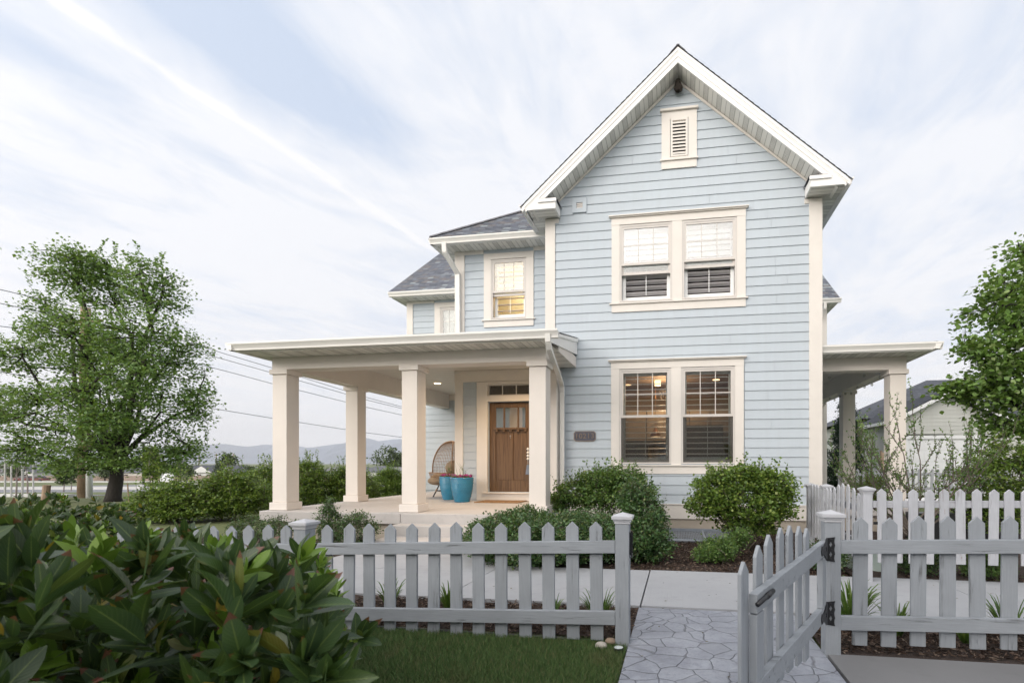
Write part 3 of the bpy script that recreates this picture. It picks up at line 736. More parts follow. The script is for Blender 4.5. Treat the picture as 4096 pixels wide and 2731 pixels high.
PM=Matrix.Translation((-1.859,Y0-.022,1.902))@FRONT
P_=curve_mesh('number_plaque',plq(.45,.2,.035),[],.012,PLAQ,H,PM)
curve_mesh('plaque_rim',plq(.45,.2,.035),[plq(.425,.175,.033)],.02,PLAQ2,P_,PM)
tx=bpy.data.curves.new('txt','FONT'); tx.body='10213'; tx.size=.145; tx.align_x='CENTER'; tx.align_y='CENTER'; tx.extrude=.006; tx.bevel_depth=.0015; tx.space_character=1.12
from_curve('house_number',tx,PLAQ2,P_,Matrix.Translation((-1.859,Y0-.032,1.902))@FRONT)
# --- gable roof
SLP=.905
def rz_(x): return 9.17-SLP*abs(x)
mb=MB(); L=math.hypot(1,SLP); ln=3.07*L
for s in (-1,1):
    V=Vector((-s,0,SLP))/L; N=Vector((s*SLP,0,1))/L
    lap(mb,(s*3.07,8.95,9.17-SLP*3.07),(0,1,0),V,N,.135,int(ln/.135)+1,lambda v:[(0,8.8)] if v<ln else [],.014,.003)
mb.build('roof_shingles',SHIN,H)
mb=MB()
for s in (-1,1): mb.prism([(0,8.97,9.155),(s*3.04,8.97,9.155-SLP*3.04),(s*3.04,8.97,9.06-SLP*3.04),(0,8.97,9.06)],(0,8.7,0))
mb.build('roof_deck',FASC,H)
mb=MB()
HIPM=simple('grey_shingle_cap',(.17,.17,.185),.9,.25,9,.5,60)
for i in range(30): 
    y=8.94+i*.29; mb.prism([(-.14,y,9.19-SLP*.14),(0,y,9.20),(.14,y,9.19-SLP*.14),(.14,y,9.175-SLP*.14),(0,y,9.185),(-.14,y,9.175-SLP*.14)],(0,.30,0))
mb.build('ridge_cap',HIPM,H)
mb=MB()  # rake fascia
for s in (-1,1):
    mb.prism([(0,8.975,9.06),(s*2.97,8.975,9.06-SLP*2.97),(s*2.97,8.975,8.99-SLP*2.97),(0,8.975,8.99)],(0,.03,0))
    mb.prism([(0,8.985,9.148),(s*2.99,8.985,9.148-SLP*2.99),(s*2.97,8.985,8.884-SLP*2.80),(s*2.8,8.985,8.884-SLP*2.80),(0,8.985,8.884)],(0,.03,0))
mb.build('rake_fascia',FASC,H)
mb=MB()
for s in (-1,1):
    mb.prism([(0,8.962,9.158),(s*3.0,8.962,9.158-SLP*3.0),(s*3.0,8.962,9.09-SLP*3.0),(0,8.962,9.09)],(0,.012,0))
mb.build('rake_drip_edge',FASC,H)
mb=MB()
for s in (-1,1):
    Ls=math.hypot(1,SLP)
    a=Vector((0,9.016,8.884));b=Vector((s*2.85,9.016,8.884-SLP*2.85));c=Vector((s*2.85,Y0,8.884-SLP*2.85));d=Vector((0,Y0,8.884))
    mb.face([a,b,c,d],[(0,0),(2.85*Ls,0),(2.85*Ls,.4),(0,.4)])
mb.build('rake_soffit',SOF,H)
# eave returns
for s in (-1,1):
    xi,xo=s*2.365,s*2.965; x0,x1=min(xi,xo),max(xi,xo)
    mb=MB(); mb.box(x0,x1,8.976,9.012,6.335,6.505); mb.box(min(xi,xi+s*.03),max(xi,xi+s*.03),9.016,Y0-.02,6.335,6.505)
    r_=mb.build('eave_return',FASC,H)
    MB().box(x0-.02*(s<0 and 0 or 1),x1+.02*(s<0 and 1 or 0)-.0,8.955,8.984,6.45,6.52).build('return_gutter',FASC,r_) if False else None
    q=MB(); xa=xi-s*.02; xb=xo-s*.25; q.box(min(xa,xb),max(xa,xb),8.95,8.984,6.46,6.525); q.build('drip_edge',FASC,r_)
    q=MB(); a=(xi-s*.03,8.945,6.527);b=(xi+s*.30,8.945,6.527);c=(xi+s*.30,9.3,6.72);d=(xi+s*.18,9.3,6.72);e=(xi-s*.03,9.385,6.527)
    q.face([a,b,c,d],[(0,0),(.6,0),(.6,.35),(.1,.35)]); q.face([a,d,e],[(0,0),(.2,.35),(.4,0)]); q.build('shingles',SHIN,r_)
    q=MB(); q.face([(x0+.03,9.016,6.345),(x1,9.016,6.345),(x1,Y0+.0,6.345),(x0+.03,Y0,6.345)][::-1],[(0,.0),(0,.6),(.4,.6),(.4,0)]) ; q.build('soffit',SOF,r_)
    # long side eave soffit, fascia and gutter
    q=MB(); w0=s*2.66; w1=s*2.965; q.face([(w0,Y0,6.346),(w1,Y0,6.346),(w1,17.5,6.346),(w0,17.5,6.346)],[(0,0),(0,.3),(8,.3),(8,0)]); q.build('eave_soffit',SOF,H)
    q=MB(); q.box(min(s*2.966,s*2.99),max(s*2.966,s*2.99),8.987,17.6,6.335,6.46); q.build('eave_fascia',FASC,H)
def gutter(name,p0,p1,out,top,h=.125,w=.12):
    """K style gutter from p0 to p1 (xy), projecting toward out"""
    p0=Vector((*p0,0));p1=Vector((*p1,0));o=Vector((*out,0)).normalized()
    prof=[(0,-h),(w*.62,-h),(w*.66,-h*.75),(w*.80,-h*.5),(w*.96,-h*.28),(w*1.0,-h*.22),(w*1.0,0),(w*.93,0),(w*.90,-.02),(0,-.02)]
    mb=MB(); mb.prism([p0+o*a+Vector((0,0,top+b)) for a,b in prof],p1-p0); return mb.build(name,ALU,H)
gutter('gutter',(-2.991,8.99),(-2.991,17.5),(-1,0),6.47); gutter('gutter',(2.991,8.99),(2.991,17.5),(1,0),6.47)
# --- mid section roof (hip)
def plane_roof(mb,O,U,Vh,slope,n,xr,e=.135):
    """O eave origin; U along eave; Vh horizontal uphill dir"""
    U=Vector(U);Vh=Vector(Vh); V=(Vh+Vector((0,0,slope))); K=V.length; V/=K; N=U.cross(V).normalized()
    if N.z<0: N=-N
    lap(mb,O,U,V,N,e,n,lambda v:xr(v/K),.014,.003)
mb=MB(); m_=.81
plane_roof(mb,(-5.50,9.88,6.40),(1,0,0),(0,1,0),m_,int(3.3*1.29/.135),lambda h:[(h,5.50-2.6)])
plane_roof(mb,(-5.50,9.88,6.40),(0,1,0),(1,0,0),m_,int(2.8*1.29/.135),lambda h:[(h,6)])
mb.build('roof_shingles',SHIN,H)
mb=MB()
K=Vector((1,1,m_)).normalized()
for i in range(18):
    p=Vector((-5.50,9.88,6.425))+K*(i*.27); s_=Vector((1,-1,0)).normalized()*.085
    mb.prism([p-s_-Vector((0,0,.035)),p+Vector((0,0,.022)),p+s_-Vector((0,0,.035)),p-Vector((0,0,.01))],K*.29)
mb.build('hip_cap',HIPM,H)
mb=MB(); mb.prism([(-5.42,9.98,6.30),(-2.66,9.98,6.30),(-2.66,13.0,6.30+m_*3.0),(-2.42,13.0,6.30+m_*3.0)],(0,0,.02)) if False else None
board('eave_fascia',-5.43,-2.66,9.975,10.0,6.255,6.40,mat=FASC); board('eave_fascia',-5.43,-5.405,10.001,13.8,6.255,6.40,mat=FASC)
mb=MB(); mb.face([(-5.405,10.001,6.264),(-2.66,10.001,6.264),(-2.66,YD,6.264),(-5.405,YD,6.264)],[(0,0),(2.75,0),(2.75,.39),(0,.39)]); mb.face([(-5.405,YD,6.264),(-5.11,YD,6.264),(-5.11,13.8,6.264),(-5.405,13.8,6.264)],[(0,0),(0,.3),(3.4,.3),(3.4,0)]); mb.build('eave_soffit',SOF,H)
gutter('gutter',(-5.50,9.974),(-2.78,9.974),(0,-1),6.385); gutter('gutter',(-5.43,9.90),(-5.43,13.8),(-1,0),6.385)
# --- rear wing (gable ends)
mb=MB(); plane_roof(mb,(-8.80,13.38,6.62),(1,0,0),(0,1,0),.81,int(3.6*1.29/.135),lambda h:[(0,6.6)]); mb.build('roof_shingles',SHIN,H); mb=MB(); plane_roof(mb,(2.5,15.86,6.58),(1,0,0),(0,1,0),.79,18,lambda h:[(0,2.56)]); mb.build('roof_shingles',SHIN,H)
mb=MB(); mb.prism([(-8.78,13.44,6.50),(-8.78,13.44,6.61),(-8.78,17,6.61+.81*3.56),(-8.78,17,6.40+.81*3.56)],(.03,0,0)); mb.prism([(5.03,15.9,6.46),(5.03,15.9,6.57),(5.03,18.4,6.57+.79*2.5),(5.03,18.4,6.40+.79*2.5)],(.03,0,0)); mb.build('rake_fascia',FASC,H)
board('eave_fascia',-8.75,-5.1,13.46,13.485,6.45,6.61,mat=FASC); board('eave_fascia',2.7,5.03,15.93,15.955,6.44,6.57,mat=FASC)
mb=MB(); mb.face([(-8.75,13.486,6.455),(-5.1,13.486,6.455),(-5.1,YB,6.455),(-8.75,YB,6.455)],[(0,0),(3.65,0),(3.65,.39),(0,.39)]); mb.face([(-8.75,YB,6.455),(-8.45,YB,6.455),(-8.45,19,6.455),(-8.75,19,6.455)],[(0,0),(0,.3),(5,.3),(5,0)])
mb.face([(2.7,15.956,6.44),(5.03,15.956,6.44),(5.03,16.25,6.44),(2.7,16.25,6.44)],[(0,0),(2.3,0),(2.3,.3),(0,.3)]); mb.face([(4.75,16.25,6.44),(5.03,16.25,6.44),(5.03,18.5,6.44),(4.75,18.5,6.44)],[(0,0),(0,.3),(2,.3),(2,0)]); mb.build('eave_soffit',SOF,H)
gutter('gutter',(-8.80,13.459),(-5.44,13.459),(0,-1),6.60); gutter('gutter',(2.8,15.929),(5.10,15.929),(0,-1),6.57)
# --- downspouts
def downspout(path,w=.075,t=.055,name='downspout'):
    mb=MB(); P=[Vector(p) for p in path]
    for i in range(len(P)-1):
        a,b=P[i],P[i+1]; d=(b-a); 
        ax=Vector((1,0,0)) if abs(d.normalized().x)<.9 else Vector((0,1,0))
        side=ax*(w/2); n=d.cross(ax).normalized()*(t/2)
        mb.prism([a-side-n,a+side-n,a+side+n,a-side+n],d*1.0)
        mb.ball(b,w/2,t/2,t/2,8,6) if i<len(P)-2 else None
    return mb.build(name,ALU,H)
downspout([(-5.16,9.90,6.27),(-5.16,9.93,6.08),(-5.03,10.30,5.72),(-5.03,10.32,3.9)],.10,.07)
downspout([(-1.98,7.14,3.3),(-2.0,7.2,3.12),(-2.285,9.18,3.09),(-2.285,9.24,2.85),(-2.285,9.24,.2)],.085,.07) if False else None
downspout([(4.62,15.88,6.46),(4.62,15.9,6.28),(4.5,16.15,5.98),(4.5,16.17,3.6)],.09,.07)
# ---------------------------------------------------------------- PORCH (left)
ZS=.50
mb=MB(); mb.box(-7.45,-4.703,7.48,13.86,.31,ZS); o=mb.build('porch_slab',CONC,H,bevel=.012)
mb=MB(); mb.box(-4.697,-2.655,7.48,10.38,.31,ZS); mb.build('porch_slab',CONC,H,bevel=.012)
mb=MB(); mb.box(-7.35,-2.67,7.58,7.7,-.1,.308); mb.box(-7.35,-7.25,7.71,13.8,-.1,.308); mb.build('foundation',FNDN,H)
mb=MB(); mb.box(-4.69,-2.1,7.17,7.575,.0,.335); mb.build('step',CONC,H,bevel=.012); mb=MB(); mb.box(-4.69,-2.1,6.72,7.168,.0,.165); mb.build('step',CONC,H,bevel=.012)
def column(x0,y0,w=.29,zb=ZS,zt=3.065,lab=None):
    x1,y1=x0+w,y0+w
    c=box('column',BEAM,H,x0,x1,y0,y1,zb+.142,zt-.09,bevel=.006)
    box('plinth',BEAM,c,x0-.035,x1+.035,y0-.035,y1+.035,zb+.004,zb+.14,bevel=.006)
    box('capital',BEAM,c,x0-.035,x1+.035,y0-.035,y1+.035,zt-.088,zt,bevel=.004)
for x,y in ((-7.34,7.65),(-4.78,7.65),(-2.47,7.65),(-7.34,9.58)): column(x,y)
board('pilaster',-2.67,-2.375,9.12,Y0-.002,ZS,3.14,mat=BEAM); board('pilaster_capital',-2.70,-2.345,9.09,Y0-.003,3.141,3.23,mat=BEAM)
mb=MB(); mb.box(-7.345,-2.175,7.645,7.94,3.067,3.50); mb.box(-7.345,-7.05,7.941,13.85,3.067,3.50); mb.box(-2.66,-2.36,7.941,9.36,3.24,3.5); mb.build('porch_beam',BEAM,H,bevel=.004)
mb=MB(); mb.face([(-7.3,7.9,3.501),(-2.1,7.9,3.501),(-2.1,13.9,3.501),(-7.3,13.9,3.501)],[(0,0),(0,5.2),(6,5.2),(6,0)]); 
def ceil_mat():
    m,nt,bs,out=nodes('cream_board_ceiling'); T=NT(nt); sx=T.n('SeparateXYZ'); T.l(T.n('UVMap').outputs[0],sx.inputs[0])
    fr=T.math('FRACT',T.math('DIVIDE',sx.outputs[0],.22)); ln_=T.math('LESS_THAN',fr,.05)
    T.put(bs.inputs['Base Color'],T.mix(T.math('MULTIPLY',ln_,.6),(.62,.59,.54),(.22,.21,.2))); bs.inputs['Roughness'].default_value=.6; T.l(T.bump(T.math('SUBTRACT',1,ln_),.6,.01),bs.inputs['Normal']); return m
CEIL=ceil_mat(); mb.build('porch_ceiling',CEIL,H)
for (x,y) in ((-6.36,11.83),(-3.5,9.15)):
    c=MB().lathe((x,y,3.5),[(.105,0),(.105,-.012),(.085,-.014)],24).build('recessed_light',FASC,H)
    MB().lathe((x,y,3.5),[(.001,-.008),(.085,-.010)],24).build('lamp_lens',LAMP,c)
    lamp('recessed_glow',(x,y,3.46),110 if x<-5 else 170,(1,.70,.42),.09,'SPOT',H,(0,0,0),150)
# soffit, fascia, gutter, roof of porch
mb=MB()
mb.face([(-7.55,7.2,3.285),(-2.04,7.2,3.285),(-2.04,7.645,3.285),(-7.55,7.645,3.285)],[(0,0),(5.5,0),(5.5,.45),(0,.45)])
mb.face([(-7.55,7.645,3.285),(-7.345,7.645,3.285),(-7.345,14,3.285),(-7.55,14,3.285)],[(0,0),(0,.2),(6.4,.2),(6.4,0)])
mb.face([(-2.36,7.645,3.286),(-2.04,7.645,3.286),(-2.04,9.37,3.286),(-2.36,9.37,3.286)],[(0,0),(0,.3),(1.7,.3),(1.7,0)])
mb.build('porch_soffit',SOF,H)
board('porch_fascia',-7.57,-2.02,7.175,7.198,3.275,3.42,mat=ALU); board('porch_fascia',-7.575,-7.552,7.199,14,3.275,3.42,mat=ALU)
mb=MB(); mb.prism([(-2.035,7.199,3.275),(-2.035,Y0-.02,3.55),(-2.035,Y0-.02,3.83),(-2.035,7.199,3.42)],(.022,0,0)); mb.prism([(-2.014,7.25,3.39),(-2.014,Y0-.02,3.80),(-2.014,Y0-.02,3.87),(-2.014,7.25,3.44)],(.02,0,0)); mb.build('porch_rake_fascia',FASC,H)
mb=MB(); mb.box(-2.36,-2.036,7.94,Y0-.02,3.288,3.5); mb.build('porch_rake_box',BEAM,H)
gutter('gutter',(-7.66,7.174),(-1.83,7.174),(0,-1),3.425,.13,.12); gutter('gutter',(-7.576,7.06),(-7.576,14),(-1,0),3.425,.13,.12)
mb=MB(); ps=.2
plane_roof(mb,(-7.62,7.12,3.43),(1,0,0),(0,1,0),ps,int(6.7*1.02/.135),lambda h:[(h,5.62)])
plane_roof(mb,(-7.62,7.12,3.43),(0,1,0),(1,0,0),ps,int(2.6*1.02/.135),lambda h:[(h,6.74)])
mb.build('porch_roof_shingles',SHIN,H)
# porch downspout at right end
mb=MB()
pts=[Vector(p) for p in ((-1.99,7.10,3.36),(-1.99,7.12,3.24),(-2.0,7.2,3.15),(-2.29,9.1,2.99),(-2.30,9.24,2.90),(-2.30,9.27,2.78),(-2.30,9.27,.12))]
for a,b in zip(pts,pts[1:]):
    d=b-a; ax=Vector((1,0,0)); n=d.cross(ax).normalized()*.03; mb.prism([a-ax*.042-n,a+ax*.042-n,a+ax*.042+n,a-ax*.042+n],d*1.01)
mb.build('downspout',ALU,H)
# --- entry door set
def dboard(name,*a,par=None,mat=TRIM,bev=.003): return box(name,mat,par if par is not None else H,*a,bevel=bev)
dc=dboard('door_casing',-4.60,-4.442,YD-.04,YD-.002,.505,3.228); dboard('door_casing',-3.19,-3.03,YD-.04,YD-.002,.505,3.228)
dboard('door_casing',-4.441,-4.34,YD-.045,YD+.06,.665,3.228); dboard('door_casing',-3.30,-3.191,YD-.045,YD+.06,.665,3.228)
dboard('door_casing',-4.339,-3.301,YD-.045,YD+.06,2.775,2.905); dboard('door_casing',-4.339,-3.301,YD-.045,YD+.06,3.175,3.228)
dboard('threshold',-4.441,-3.191,YD-.046,YD+.03,.502,.662); dboard('threshold',-4.441,-3.191,YD-.08,YD+.05,.6625,.69)
t=MB(); tx0,tx1,tz0,tz1=-4.335,-3.305,2.906,3.174
for q in ((tx0,tx0+.03,tz0,tz1),(tx1-.03,tx1,tz0,tz1),(tx0+.031,tx1-.031,tz0,tz0+.03),(tx0+.031,tx1-.031,tz1-.03,tz1)): t.box(q[0],q[1],YD,YD+.04,q[2],q[3])
for X in (-3.99,-3.66): t.box(X-.01,X+.01,YD+.002,YD+.03,tz0+.031,tz1-.031)
tw=t.build('transom_window',VINYL,H); MB().box(tx0+.031,tx1-.031,YD+.012,YD+.016,tz0+.031,tz1-.031).build('pane',GLASS,tw)
yd=YD+.06; x0,x1=-4.318,-3.322; d=MB()
zt,zb=2.75,.70
d.box(x0,-4.175,yd,yd+.045,zb,zt); d.box(-3.465,x1,yd,yd+.045,zb,zt); d.box(-4.1745,-3.4655,yd,yd+.045,2.64,zt); d.box(-4.1745,-3.4655,yd,yd+.045,2.07,2.18); d.box(-4.1745,-3.4655,yd,yd+.045,zb,.965); d.box(-3.875,-3.758,yd,yd+.045,.9655,2.0695)
d.box(-4.1745,-3.8755,yd+.018,yd+.04,.9655,2.0695); d.box(-3.7575,-3.4655,yd+.018,yd+.04,.9655,2.0695)
d.box(-3.99,-3.955,yd,yd+.045,2.1805,2.6395); d.box(-3.652,-3.618,yd,yd+.045,2.1805,2.6395)
D=d.build('front_door',DOOR,H,bevel=.004)
s=MB(); s.box(-4.21,-3.41,yd-.05,yd-.001,2.135,2.17)
for i in range(5): s.box(-4.17+i*.172,-4.11+i*.172,yd-.04,yd-.001,2.085,2.134)
s.build('dentil_shelf',DOOR,D); MB().box(-4.174,-3.466,yd+.02,yd+.026,2.181,2.639).build('pane',GLASSD,D)
MB().ball((-3.815,yd-.006,1.985),.02,.012,.02).box(-3.822,-3.808,yd-.012,yd-.001,1.93,1.965).build('knocker',simple('pewter',(.3,.28,.26),.35,.05,metal=.8),D)
hd=MB().tube([(-3.40,yd-.005,1.72),(-3.40,yd-.06,1.70),(-3.40,yd-.06,1.45),(-3.40,yd-.005,1.43)],.012,8).build('handle',IRON,D)
# ---------------------------------------------------------------- RIGHT PORCH
mb=MB(); mb.box(2.68,4.5,9.80,16,.34,ZS); mb.build('porch_slab',CONC,H,bevel=.01)
mb=MB(); mb.box(2.68,4.42,9.88,9.98,-.1,.338); mb.box(4.32,4.42,9.99,16,-.1,.338); mb.build('foundation',FNDN,H)
for y in (9.95,12.62,15.25): column(4.10,y,.29,ZS,3.18)
mb=MB(); mb.box(2.66,4.395,9.945,10.24,3.182,3.62); mb.box(4.095,4.395,10.241,16,3.182,3.62); mb.build('porch_beam',BEAM,H,bevel=.004)
mb=MB(); mb.face([(2.66,10.2,3.6),(4.2,10.2,3.6),(4.2,16,3.6),(2.66,16,3.6)],[(0,0),(0,1.5),(6,1.5),(6,0)]); mb.build('porch_ceiling',CEIL,H)
mb=MB(); mb.face([(2.64,9.5,3.432),(4.62,9.5,3.432),(4.62,9.945,3.432),(2.64,9.945,3.432)],[(0,0),(2,0),(2,.45),(0,.45)]); mb.face([(4.395,9.945,3.432),(4.62,9.945,3.432),(4.62,16,3.432),(4.395,16,3.432)],[(0,0),(0,.2),(6,.2),(6,0)]); mb.build('porch_soffit',SOF,H)
board('porch_fascia',2.6,4.64,9.475,9.498,3.425,3.56,mat=ALU); board('porch_fascia',4.622,4.645,9.499,16,3.425,3.56,mat=ALU)
gutter('gutter',(2.69,9.52),(4.78,9.52),(0,-1),3.575,.13,.115); gutter('gutter',(4.646,9.41),(4.646,16),(1,0),3.575,.13,.12)
mb=MB(); plane_roof(mb,(2.69,9.48,3.58),(1,0,0),(0,1,0),.15,40,lambda h:[(0,2.0-h)] if h<1.95 else [(0,.02)]); plane_roof(mb,(4.70,9.45,3.58),(0,1,0),(-1,0,0),.15,14,lambda h:[(h,6.5)]); mb.build('porch_roof_shingles',SHIN,H)
# mud nest under the gable peak
mb=MB(); mb.ball((0.0,9.28,8.68),.065,.06,.13,14,10); mb.ball((.01,9.27,8.62),.085,.07,.08,14,8); o=mb.build('birds_nest',NEST,None,True); tag(o,'dark mud and straw bird nest tucked under the peak of the gable','nest')
dm=o.modifiers.new('d','DISPLACE'); tt=bpy.data.textures.new('nz','CLOUDS'); tt.noise_scale=.03; dm.texture=tt; dm.strength=.03
# ================================================================== FENCES
YF=3.335
def picket_mesh(w,h,t,tip,mat):
    mb=MB(); a=w/2
    mb.prism([(-a,0,0),(a,0,0),(a,0,h-tip),(0,0,h),(-a,0,h-tip)],(0,t,0))
    me=bpy.data.meshes.new('picket'); me.from_pydata(mb.v,[],mb.f); me.materials.append(mat); me.update(); return me
def add_picket(me,root,x,y,z,rz=0,tilt=0):
    o=bpy.data.objects.new('picket',me); COL.objects.link(o); o.parent=root
    o.location=Vector((x,y,z))-OFF[root.as_pointer()]; o.rotation_euler=(random.uniform(-.004,.004),tilt+random.uniform(-.014,.014),rz)
    b=o.modifiers.new('bevel','BEVEL'); b.width=.0025; b.segments=1
    return o
def post(root,x0,y0,w,z0,z1,mat,capmat,cap=True):
    p=MB().box(-w/2,w/2,-w/2,w/2,0,z1-z0-.075)
    me=bpy.data.meshes.new('post'); me.from_pydata(p.v,[],p.f); me.materials.append(mat)
    o=bpy.data.objects.new('post',me); COL.objects.link(o); o.parent=root
    cx,cy=x0+w/2,y0+w/2; off=Vector((cx,cy,z0))-OFF[root.as_pointer()]; o.location=off
    OFF[o.as_pointer()]=Vector((cx,cy,z0)); b=o.modifiers.new('bevel','BEVEL'); b.width=.005; b.segments=2
    c=MB(); zt=z1; e=w/2
    c.box(cx-e-.006,cx+e+.006,cy-e-.006,cy+e+.006,zt-.0745,zt-.056)
    c.box(cx-e-.014,cx+e+.014,cy-e-.014,cy+e+.014,zt-.0555,zt-.043)
    c.box(cx-e-.024,cx+e+.024,cy-e-.024,cy+e+.024,zt-.0425,zt-.02)
    a=e+.018; n=len(c.v); c.v+=[(cx-a,cy-a,zt-.0195),(cx+a,cy-a,zt-.0195),(cx+a,cy+a,zt-.0195),(cx-a,cy+a,zt-.0195),(cx,cy,zt+.004)]
    for i in range(4): c.f.append((n+i,n+(i+1)%4,n+4)); c.uv+=[(0,0)]*3
    c.build('cap',capmat,o,bevel=.002)
    return o
def rail(root,x0,x1,y0,y1,zt0,zt1,h,mat,name='rail'):
    mb=MB().prism([(x0,y0,zt0-h),(x1,y0,zt1-h),(x1,y0,zt1),(x0,y0,zt0)],(0,y1-y0,0)); return mb.build(name,mat,root,bevel=.003)
CAPW=simple('pale_painted_post_cap',(.45,.46,.49),.6,.05,6,.2,60)
# left front fence
FL=thing('picket_fence','grey painted picket fence along the lawn edge, left of the open gate','fence',(-2.5,YF,0))
zt=lambda x: .80+.033*(x+.445)
tipz=lambda x: .937+.0315*(x+.58)
PKF=picket_mesh(.093,.86,.018,.045,FZ)
for x in (-.579,-.756,-.939,-1.118,-1.307,-1.485,-1.663,-1.85,-2.029,-2.214,-2.387,-2.567,-2.75,-3.11,-3.28,-3.462,-3.634,-3.81,-3.988,-4.166,-4.338,-4.515,-4.69):
    add_picket(PKF,FL,x,YF+.040,tipz(x)-.86+random.uniform(-.007,.006))
rail(FL,-2.905,-.4435,YF+.0,YF+.038,zt(-2.905),zt(-.44),.088,FX); rail(FL,-2.905,-.4435,YF+.0,YF+.038,zt(-2.905)-.503,zt(-.44)-.503,.096,FX)
rail(FL,-4.8,-3.015,YF+.0,YF+.038,zt(-4.8),zt(-3.0),.088,FX); rail(FL,-4.8,-3.015,YF+.0,YF+.038,zt(-4.8)-.503,zt(-3.0)-.503,.092,FX)
post(FL,-.442,YF,.1,.02,.997,FZ,CAPW); post(FL,-3.013,YF,.107,-.02,.905,FZ,CAPW)
MB().box(-.3415,-.335,YF+.02,YF+.08,.70,.86).box(-.3345,-.318,YF+.03,YF+.042,.685,.87).tube([(-.326,YF+.03,.71),(-.318,YF-.01,.70),(-.326,YF-.03,.69)],.007,6).build('latch_catch',IRON,FL)
# right front fence
FR=thing('picket_fence','grey painted picket fence in front of the daylilies, right of the open gate','fence',(1.9,YF,0))
zt2=lambda x: .838+.0290*(x-1.076)
for i in range(19):
    x=1.205+i*.1793; add_picket(PKF,FR,x,YF+.045,.992+.026*(x-1.2)-.86+random.uniform(-.007,.006))
rail(FR,1.0715,4.5,YF+.005,YF+.043,zt2(1.07),zt2(4.5),.088,FX); rail(FR,1.0715,4.5,YF+.005,YF+.043,zt2(1.07)-.503,zt2(4.5)-.503,.092,FX)
post(FR,.972,YF,.1,.03,1.035,FZ,CAPW); post(FR,4.5,YF,.1,.03,1.1,FZ,CAPW)
# hinges
def hinge(zc,root):
    w,h=.056,.165; out=[]
    for i in range(25):
        t=i/24; y=-h/2+h*t; out.append((w/2-.006*abs(math.sin(t*math.pi*3)),y))
    out+= [(-w/2,h/2*.9),(-w/2,-h/2*.9)]
    dia=lambda cy:[(0,cy-.02),(.009,cy),(0,cy+.02),(-.009,cy)]
    o=curve_mesh('hinge',out,[dia(-.033),dia(.033)],.005,IRON,root,Matrix.Translation((1.005,YF-.004,zc))@FRONT)
    m=MB()
    for z in (-.065,0,.065): m.lathe((1.005,YF-.008,zc+z-.0),[(.001,0),(.007,0),(.007,.004),(.001,.006)],8)
    m.tube([(.978,YF-.008,zc-.07),(.978,YF-.008,zc+.07)],.007,8); m.build('pin',IRON,o)
for z in (.78,.355): hinge(z,FR)
# open gate
TH=R(29); GX,GY=.95,3.28
G_=thing('garden_gate','grey picket gate with black hinges, swung open over the stamped path','gate',(GX,GY,0))
U_=Vector((-math.sin(TH),-math.cos(TH),0)); N_=Vector((math.cos(TH),-math.sin(TH),0)); O_=Vector((GX,GY,0))
def gb(name,s0,s1,n0,n1,z00,z01,z10,z11,mat):
    """board from s0..s1, n0..n1; z at s0 (bottom,top) and s1 (bottom,top)"""
    p=[]
    for (s,nn,z) in ((s0,n0,z00),(s1,n0,z10),(s1,n1,z10),(s0,n1,z00),(s0,n0,z01),(s1,n0,z11),(s1,n1,z11),(s0,n1,z01)): p.append(O_+U_*s+N_*nn+Vector((0,0,z)))
    return MB().hexa(p).build(name,mat,G_,bevel=.003)
rt=lambda s:.851-.0585*s; rb=lambda s:.430-.0375*s
gb('rail',.03,1.285,-.019,.019,rt(.03)-.090,rt(.03),rt(1.285)-.086,rt(1.285),FX); gb('rail',.03,1.285,-.019,.019,rb(.03)-.092,rb(.03),rb(1.285)-.09,rb(1.285),FX)
gb('stile',1.195,1.285,-.0185,.0185,rb(1.2)+.002,rt(1.2)-.092,rb(1.285)+.002,rt(1.285)-.092,FZ); gb('stile',1.195,1.285,-.0185,.0185,.16,rb(1.2)-.095,.16,rb(1.285)-.095,FZ)
gb('stile',.035,.115,-.0185,.0185,rb(.03)+.002,rt(.03)-.096,rb(.115)+.002,rt(.115)-.096,FZ)
PKG=picket_mesh(.088,.80,.018,.05,FZ)
for s_,z in ((1.315,.923),(1.145,.969),(.985,1.002),(.81,1.017),(.645,1.012),(.475,.989),(.32,.961)):
    p=O_+U_*s_-N_*.04
    o=add_picket(PKG,G_,p.x,p.y,z-.80,math.atan2(U_.y,U_.x))
GM=Matrix.Translation(O_)@Matrix(((U_.x,0,N_.x,0),(U_.y,0,N_.y,0),(0,1,0,0),(0,0,0,1)))
for zc,zz in ((.80,rt),(.375,rb)):
    out=[(.0,-.07),(.03,-.065),(.06,-.042),(.10,-.022),(.135,-.032),(.15,0),(.135,.032),(.10,.022),(.06,.042),(.03,.065),(0,.07)]
    curve_mesh('hinge',out,[[(.02,-.02),(.055,0),(.02,.02)]],.005,IRON,G_,Matrix.Translation((0,0,zc-.0))@GM@Matrix.Translation((.02,0,.0225)))
pz=rt(1.2)-.035
MB().tube([O_+U_*1.10+N_*.028+Vector((0,0,pz+.01)),O_+U_*1.31+N_*.03+Vector((0,0,pz-.005))],.011,12).tube([O_+U_*1.13+N_*.028+Vector((0,0,pz+.008)),O_+U_*1.19+N_*.029+Vector((0,0,pz+.003))],.0135,12).build('latch',IRON,G_,True)
# inner fence on the right
YI=5.52
FI=thing('picket_fence','whitish weathered picket fence standing behind the grey fence at the right','fence',(2.8,YI,0))
PKI=picket_mesh(.092,.80,.018,.04,WZ)
for x in [2.19+.1545*i for i in range(22)]: add_picket(PKI,FI,x,YI-.02,1.076+.006*(x-2.2)-.80+random.uniform(-.004,.004))
rail(FI,2.10,5.6,YI,YI+.036,.945,.985,.075,WX); rail(FI,2.10,5.6,YI,YI+.036,.50,.53,.08,WX)
post(FI,2.0,YI-.01,.095,.02,1.10,WZ,CAPW)
